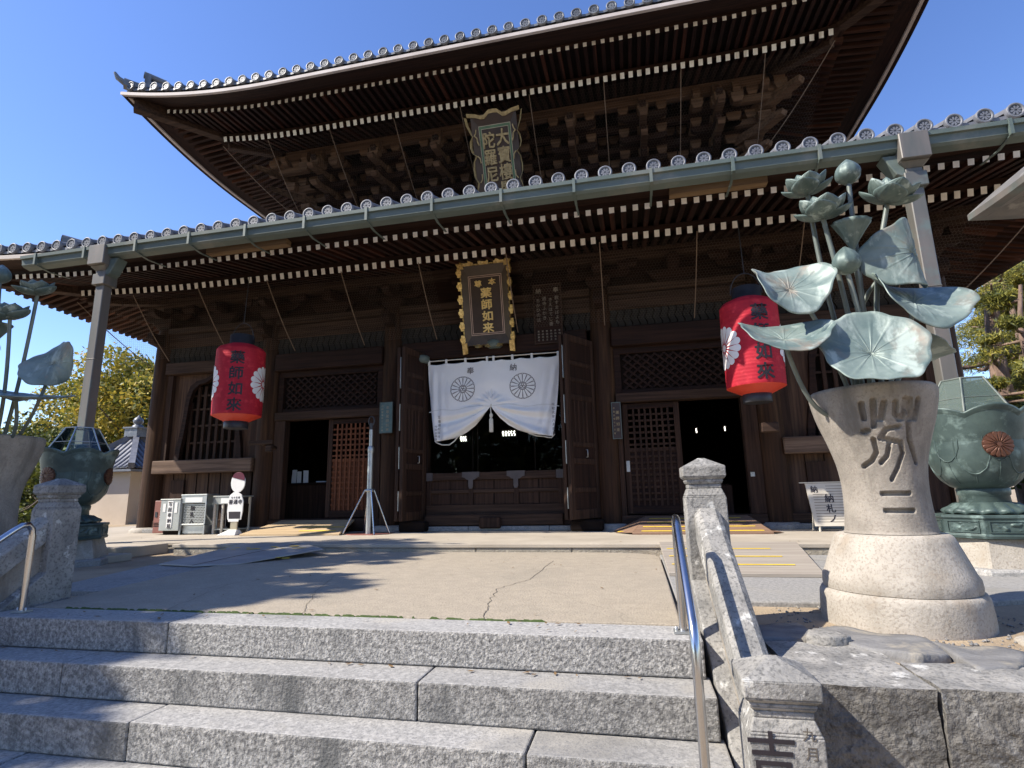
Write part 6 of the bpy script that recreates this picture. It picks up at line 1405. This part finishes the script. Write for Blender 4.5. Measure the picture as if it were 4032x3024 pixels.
# ================================================================== TREES
def leaf_cloud(blobs, n, size, seed, shell=.55, flat=1.0, tri=False):
    rng = np.random.default_rng(seed); vs = []; fs = []; tot = sum(bl[3] * bl[4] * bl[5] for bl in blobs); allv = []
    for bl in blobs:
        k = max(3, int(n * bl[3] * bl[4] * bl[5] / tot)); d = rng.normal(size=(k, 3)); d /= np.linalg.norm(d, axis=1)[:, None]
        r = (shell + (1 - shell) * rng.random(k)) ** .6; c = np.array(bl[:3]) + d * r[:, None] * np.array(bl[3:6])
        c += rng.normal(size=(k, 3)) * .12 * np.array(bl[3:6])
        a = rng.normal(size=(k, 3)); a /= np.linalg.norm(a, axis=1)[:, None]; e = np.cross(a, rng.normal(size=(k, 3))); e /= np.linalg.norm(e, axis=1)[:, None]
        s = size * (.55 + .9 * rng.random(k))[:, None]
        if tri: allv.append(np.stack([c - e * s * .10, c + e * s * .10, c + a * s], 1))
        else: allv.append(np.stack([c - a * s * .5, c + e * s * .32, c + a * s * .6, c - e * s * .32], 1))
    V = np.concatenate(allv); q = V.shape[1]
    return V.reshape(-1, 3), np.arange(V.shape[0] * q).reshape(-1, q)
def cloud_obj(name, V, F, mats, parent, mi=None):
    off = np.array(OFF[parent.name]); me = bpy.data.meshes.new(name); q = F.shape[1]
    me.vertices.add(len(V)); me.vertices.foreach_set('co', (V - off).ravel()); me.loops.add(F.size); me.loops.foreach_set('vertex_index', F.ravel().astype(np.int32))
    me.polygons.add(len(F)); me.polygons.foreach_set('loop_start', np.arange(0, F.size, q, dtype=np.int32)); me.polygons.foreach_set('loop_total', np.full(len(F), q, dtype=np.int32))
    for k in mats: me.materials.append(M[k])
    if mi is not None: me.polygons.foreach_set('material_index', mi.astype(np.int32))
    me.update(calc_edges=True); o = bpy.data.objects.new(name, me); COL.objects.link(o); o.parent = parent; OFF[o.name] = OFF[parent.name]; return o
def broadleaf(label, x, y, zb, h, rad, seed, mats, n=9000, size=.28, cat='tree', group=None, lean=(0, 0), base=.35):
    rng = random.Random(seed); t = thing('broadleaf_tree', label, cat, (x, y, zb), group); b = B()
    top = Vector((x + lean[0], y + lean[1], zb + h * .72)); b.tube([(x, y, zb - .1), (x + lean[0] * .3, y + lean[1] * .3, zb + h * .25), (x + lean[0] * .6, y + lean[1] * .6, zb + h * .5), tuple(top)], [h * .028, h * .022, h * .015, h * .006], 10)
    blobs = []
    for k in range(26):
        a = rng.uniform(0, 6.28); rr = rad * math.sqrt(rng.uniform(.05, 1)) * .8; z = zb + h * rng.uniform(base + .06, .90); sh_ = 1 - .45 * max(0, (z - zb) / h - .6) / .4
        c = (x + lean[0] + rr * math.cos(a) * sh_, y + lean[1] + rr * math.sin(a) * sh_, z); s = rad * rng.uniform(.24, .42)
        blobs.append((*c, s * 1.15, s * 1.15, s * .8)); st = Vector((x + lean[0] * .5, y + lean[1] * .5, zb + h * rng.uniform(.28, .5)))
        mid = (st + Vector(c)) / 2 + Vector((0, 0, -.04 * h)); b.tube([tuple(st), tuple(mid), c], [h * .012, h * .008, h * .003], 6)
    b.obj('trunk', 'barkg', t); V, F = leaf_cloud(blobs, n, size, seed); mi = np.random.default_rng(seed).choice(len(mats), len(F), p=np.array([.6, .4][:len(mats)]) / sum([.6, .4][:len(mats)]))
    cloud_obj('crown', V, F, mats, t, mi); return t
def pine(label, x, y, zb, h, seed, n=7000, group=None, lean=(.3, .2), low=.3, mats=('needle', 'needled'), size=.17, spread=.28):
    rng = random.Random(seed); t = thing('pine_tree', label, 'pine', (x, y, zb), group); b = B(); pts = []
    for i in range(9):
        u = i / 8; pts.append((x + lean[0] * u * h * .12 + .18 * math.sin(u * 7 + seed), y + lean[1] * u * h * .1, zb - .1 + h * u))
    b.tube(pts, [h * .028 * (1 - .75 * i / 8) for i in range(9)], 10); blobs = []
    for k in range(22):
        u = rng.uniform(low, .98); i = min(7, int(u * 8)); p = Vector(pts[i]).lerp(Vector(pts[i + 1]), u * 8 - i); a = rng.uniform(0, 6.28); L = h * spread * (1.15 - u) * rng.uniform(.5, 1.1) + .3
        e = p + Vector((math.cos(a) * L, math.sin(a) * L, rng.uniform(-.05, .22) * L)); b.tube([tuple(p), tuple(p.lerp(e, .5) + Vector((0, 0, -.08 * L))), tuple(e)], [h * .008, h * .006, h * .002], 6)
        for j in range(3):
            c = p.lerp(e, rng.uniform(.55, 1.08)) + Vector((rng.uniform(-.3, .3), rng.uniform(-.3, .3), rng.uniform(0, .25))); s = rng.uniform(.35, .75) * h / 11; blobs.append((*c, s, s, s * .5))
    b.obj('trunk', 'bark', t); V, F = leaf_cloud(blobs, int(n * 2.6), size, seed, shell=.2, tri=True); mi = np.random.default_rng(seed).choice(2, len(F), p=[.62, .38])
    cloud_obj('crown', V, F, list(mats), t, mi); return t
GL = 'autumn trees beyond the hut'
broadleaf('tall yellow green tree right behind the tiled hut', -30.0, 29.5, GZ, 10.6, 4.3, 3, ['leafy', 'leafg'], 26000, .21, group=GL)
broadleaf('yellowing tree just left of the tiled hut', -35.5, 30.5, GZ, 9.4, 3.6, 5, ['leafy', 'leafg'], 20000, .21, group=GL)
broadleaf('thin brownish tree farthest left behind the lotus stems', -40.5, 30, GZ, 7.2, 2.8, 9, ['leafy', 'leafd'], 7000, .2, group=GL)
broadleaf('low dark green tree at the foot of the yellow trees', -33, 26.0, GZ, 5.2, 3.0, 19, ['leafg', 'leafd'], 15000, .2, group=GL, base=.1)
broadleaf('clipped green shrub between the left vase and the bronze lantern', -17.2, 13.5, GZ, 2.3, 1.25, 29, ['leafg', 'leafd'], 5000, .13, cat='shrub', base=-.05)
broadleaf('low dark shrub at the far left behind the left vase', -20.0, 14.3, GZ, 2.0, 1.3, 31, ['leafd', 'leafg'], 5000, .13, cat='shrub', base=-.05)
GP = 'pines right of the hall'
pine('pine with a bare pinkish trunk next to the gutter post', 13.2, 23, GZ, 13.5, 2, 9000, GP, low=.22)
pine('yellow green pine low beside the bronze lantern', 12.6, 20.5, GZ, 7.4, 12, 20000, GP, low=.22, spread=.40)
pine('dense yellow green pine behind the gutter post', 15.2, 25.5, GZ, 9.5, 22, 22000, GP, low=.2, spread=.36)
pine('tall dark pine at the right edge', 16.6, 24, GZ, 14, 4, 12000, GP, low=.15, mats=('needled', 'needle'))
pine('slender pine between the two taller pines', 16.2, 28, GZ, 11, 6, 9000, GP, low=.2)
pine('far pine behind the lantern hood', 20.0, 31, GZ, 12, 8, 9000, GP, low=.12)
broadleaf('yellow leaved tree low behind the pines', 19.0, 29, GZ, 6.2, 2.8, 41, ['leafy', 'leafg'], 14000, .2, base=.1)
broadleaf('dark undergrowth bush at the right behind the lantern', 12.2, 18.5, GZ, 2.6, 1.8, 43, ['leafd', 'leafg'], 6000, .16, cat='shrub', base=-.05)
GS = 'trees shading the steps from the left'
broadleaf('broad tree to the left of the steps casting the dappled shade', -12.9, 1.1, LOW, 11.9, 2.9, 51, ['leafg', 'leafd'], 13000, .34, group=GS, base=.34)
broadleaf('small tree beside the left vase shading the left lantern', -11.2, 3.7, GZ, 7.2, 1.7, 53, ['leafg', 'leafd'], 6000, .26, group=GS, base=.36)
broadleaf('second shading tree nearer the viewer on the left', -14.6, -3.4, LOW, 12.8, 2.9, 57, ['leafg', 'leafd'], 4200, .34, group=GS, base=.42)
GB = 'trees across the forecourt behind the viewer'
for k, (x, y, s) in enumerate(((-9, -24, 61), (0.5, -29, 63), (-18, -27, 67))):
    broadleaf(['round tree mirrored in the left of the hall glass', 'tall tree mirrored in the middle of the hall glass', 'wide tree across the forecourt'][k], x, y, LOW, 13, 6.0, s, ['leafd', 'leafg'], 9000, .5, group=GB, base=-.02)

# ================================================================== BIRD NETS AND THEIR CORDS
def net(name, xr, line, parent, a=.031, w=.0015):
    """hexagonal wire net hung between two horizontal lines; every wire is a thin three sided bar"""
    (y0, z0), (y1, z1) = line; H = math.hypot(y1 - y0, z1 - z0); h3 = a * math.sqrt(3); E = []
    for xa, xb in xr:
        nx = int((xb - xa) / h3); ny = int(H / (1.5 * a))
        I, J = np.meshgrid(np.arange(nx), np.arange(ny)); cx = xa + (I + .5 * (J % 2)) * h3; cy = J * 1.5 * a
        top = np.stack([cx, cy + a], -1); ur = np.stack([cx + h3 / 2, cy + a / 2], -1); lr = np.stack([cx + h3 / 2, cy - a / 2], -1); ul = np.stack([cx - h3 / 2, cy + a / 2], -1)
        for p, q in ((ul, top), (top, ur), (ur, lr)): E.append(np.stack([p, q], -2).reshape(-1, 2, 2))
    E = np.concatenate(E); P = np.empty((len(E), 2, 3)); u = np.clip(E[..., 1] / H, 0, 1); sagv = .05 * np.sin(np.pi * u)
    P[..., 0] = E[..., 0]; P[..., 1] = y0 + (y1 - y0) * u + sagv * .5; P[..., 2] = z0 + (z1 - z0) * u - sagv * .4
    d = P[:, 1] - P[:, 0]; d /= np.linalg.norm(d, axis=1)[:, None] + 1e-9; nrm = np.array([0, z1 - z0, -(y1 - y0)]) / H; sd = np.cross(d, nrm)
    o3 = [nrm * w, -nrm * w * .5 + sd * w * .87, -nrm * w * .5 - sd * w * .87]
    V = np.stack([P[:, 0] + o for o in o3] + [P[:, 1] + o for o in o3], 1).reshape(-1, 3)
    base = (np.arange(len(E)) * 6)[:, None, None]; F = (base + np.array([[0, 1, 4, 3], [1, 2, 5, 4], [2, 0, 3, 5]])[None]).reshape(-1, 4)
    return cloud_obj(name, V, F, ['wire'], parent)
net('bird_net', [(-11.2, -3.45), (-1.85, 5.6)], ((9.03, 4.19), (10.10, 3.10)), hall)
net('bird_net', [(-9.4, 4.2)], ((10.64, 8.62), (12.35, 7.25)), hall, a=.036, w=.0014)
def cord(p, q, sag=.06):
    p, q = Vector(p), Vector(q); b = B(); b.tube([p.lerp(q, i / 8) + Vector((0, 0, -sag * math.sin(math.pi * i / 8))) for i in range(9)], .0095, 6); b.obj('net_cord', 'netrope', hall)
for x in (-10.0, -8.43, -6.85, -5.25, -3.68, -2.02, -.36, 1.25, 2.9, 4.5): cord((x, 9.0, 4.24), (x - .03, 10.10, 3.08))
for x in (-8.32, -6.65, -5.0, -3.38, -1.78, -.15, 1.45, 3.1): cord((x, 10.6, 8.68), (x, 12.3, 7.3), .08)
for sx in (-1, 1): cord((C + sx * 7.0, 10.62, 8.72), (C + sx * 5.6, 12.3, 7.2), .12); cord((C + sx * 8.9, 9.05, 4.25), (C + sx * 7.9, 10.05, 3.0), .05)
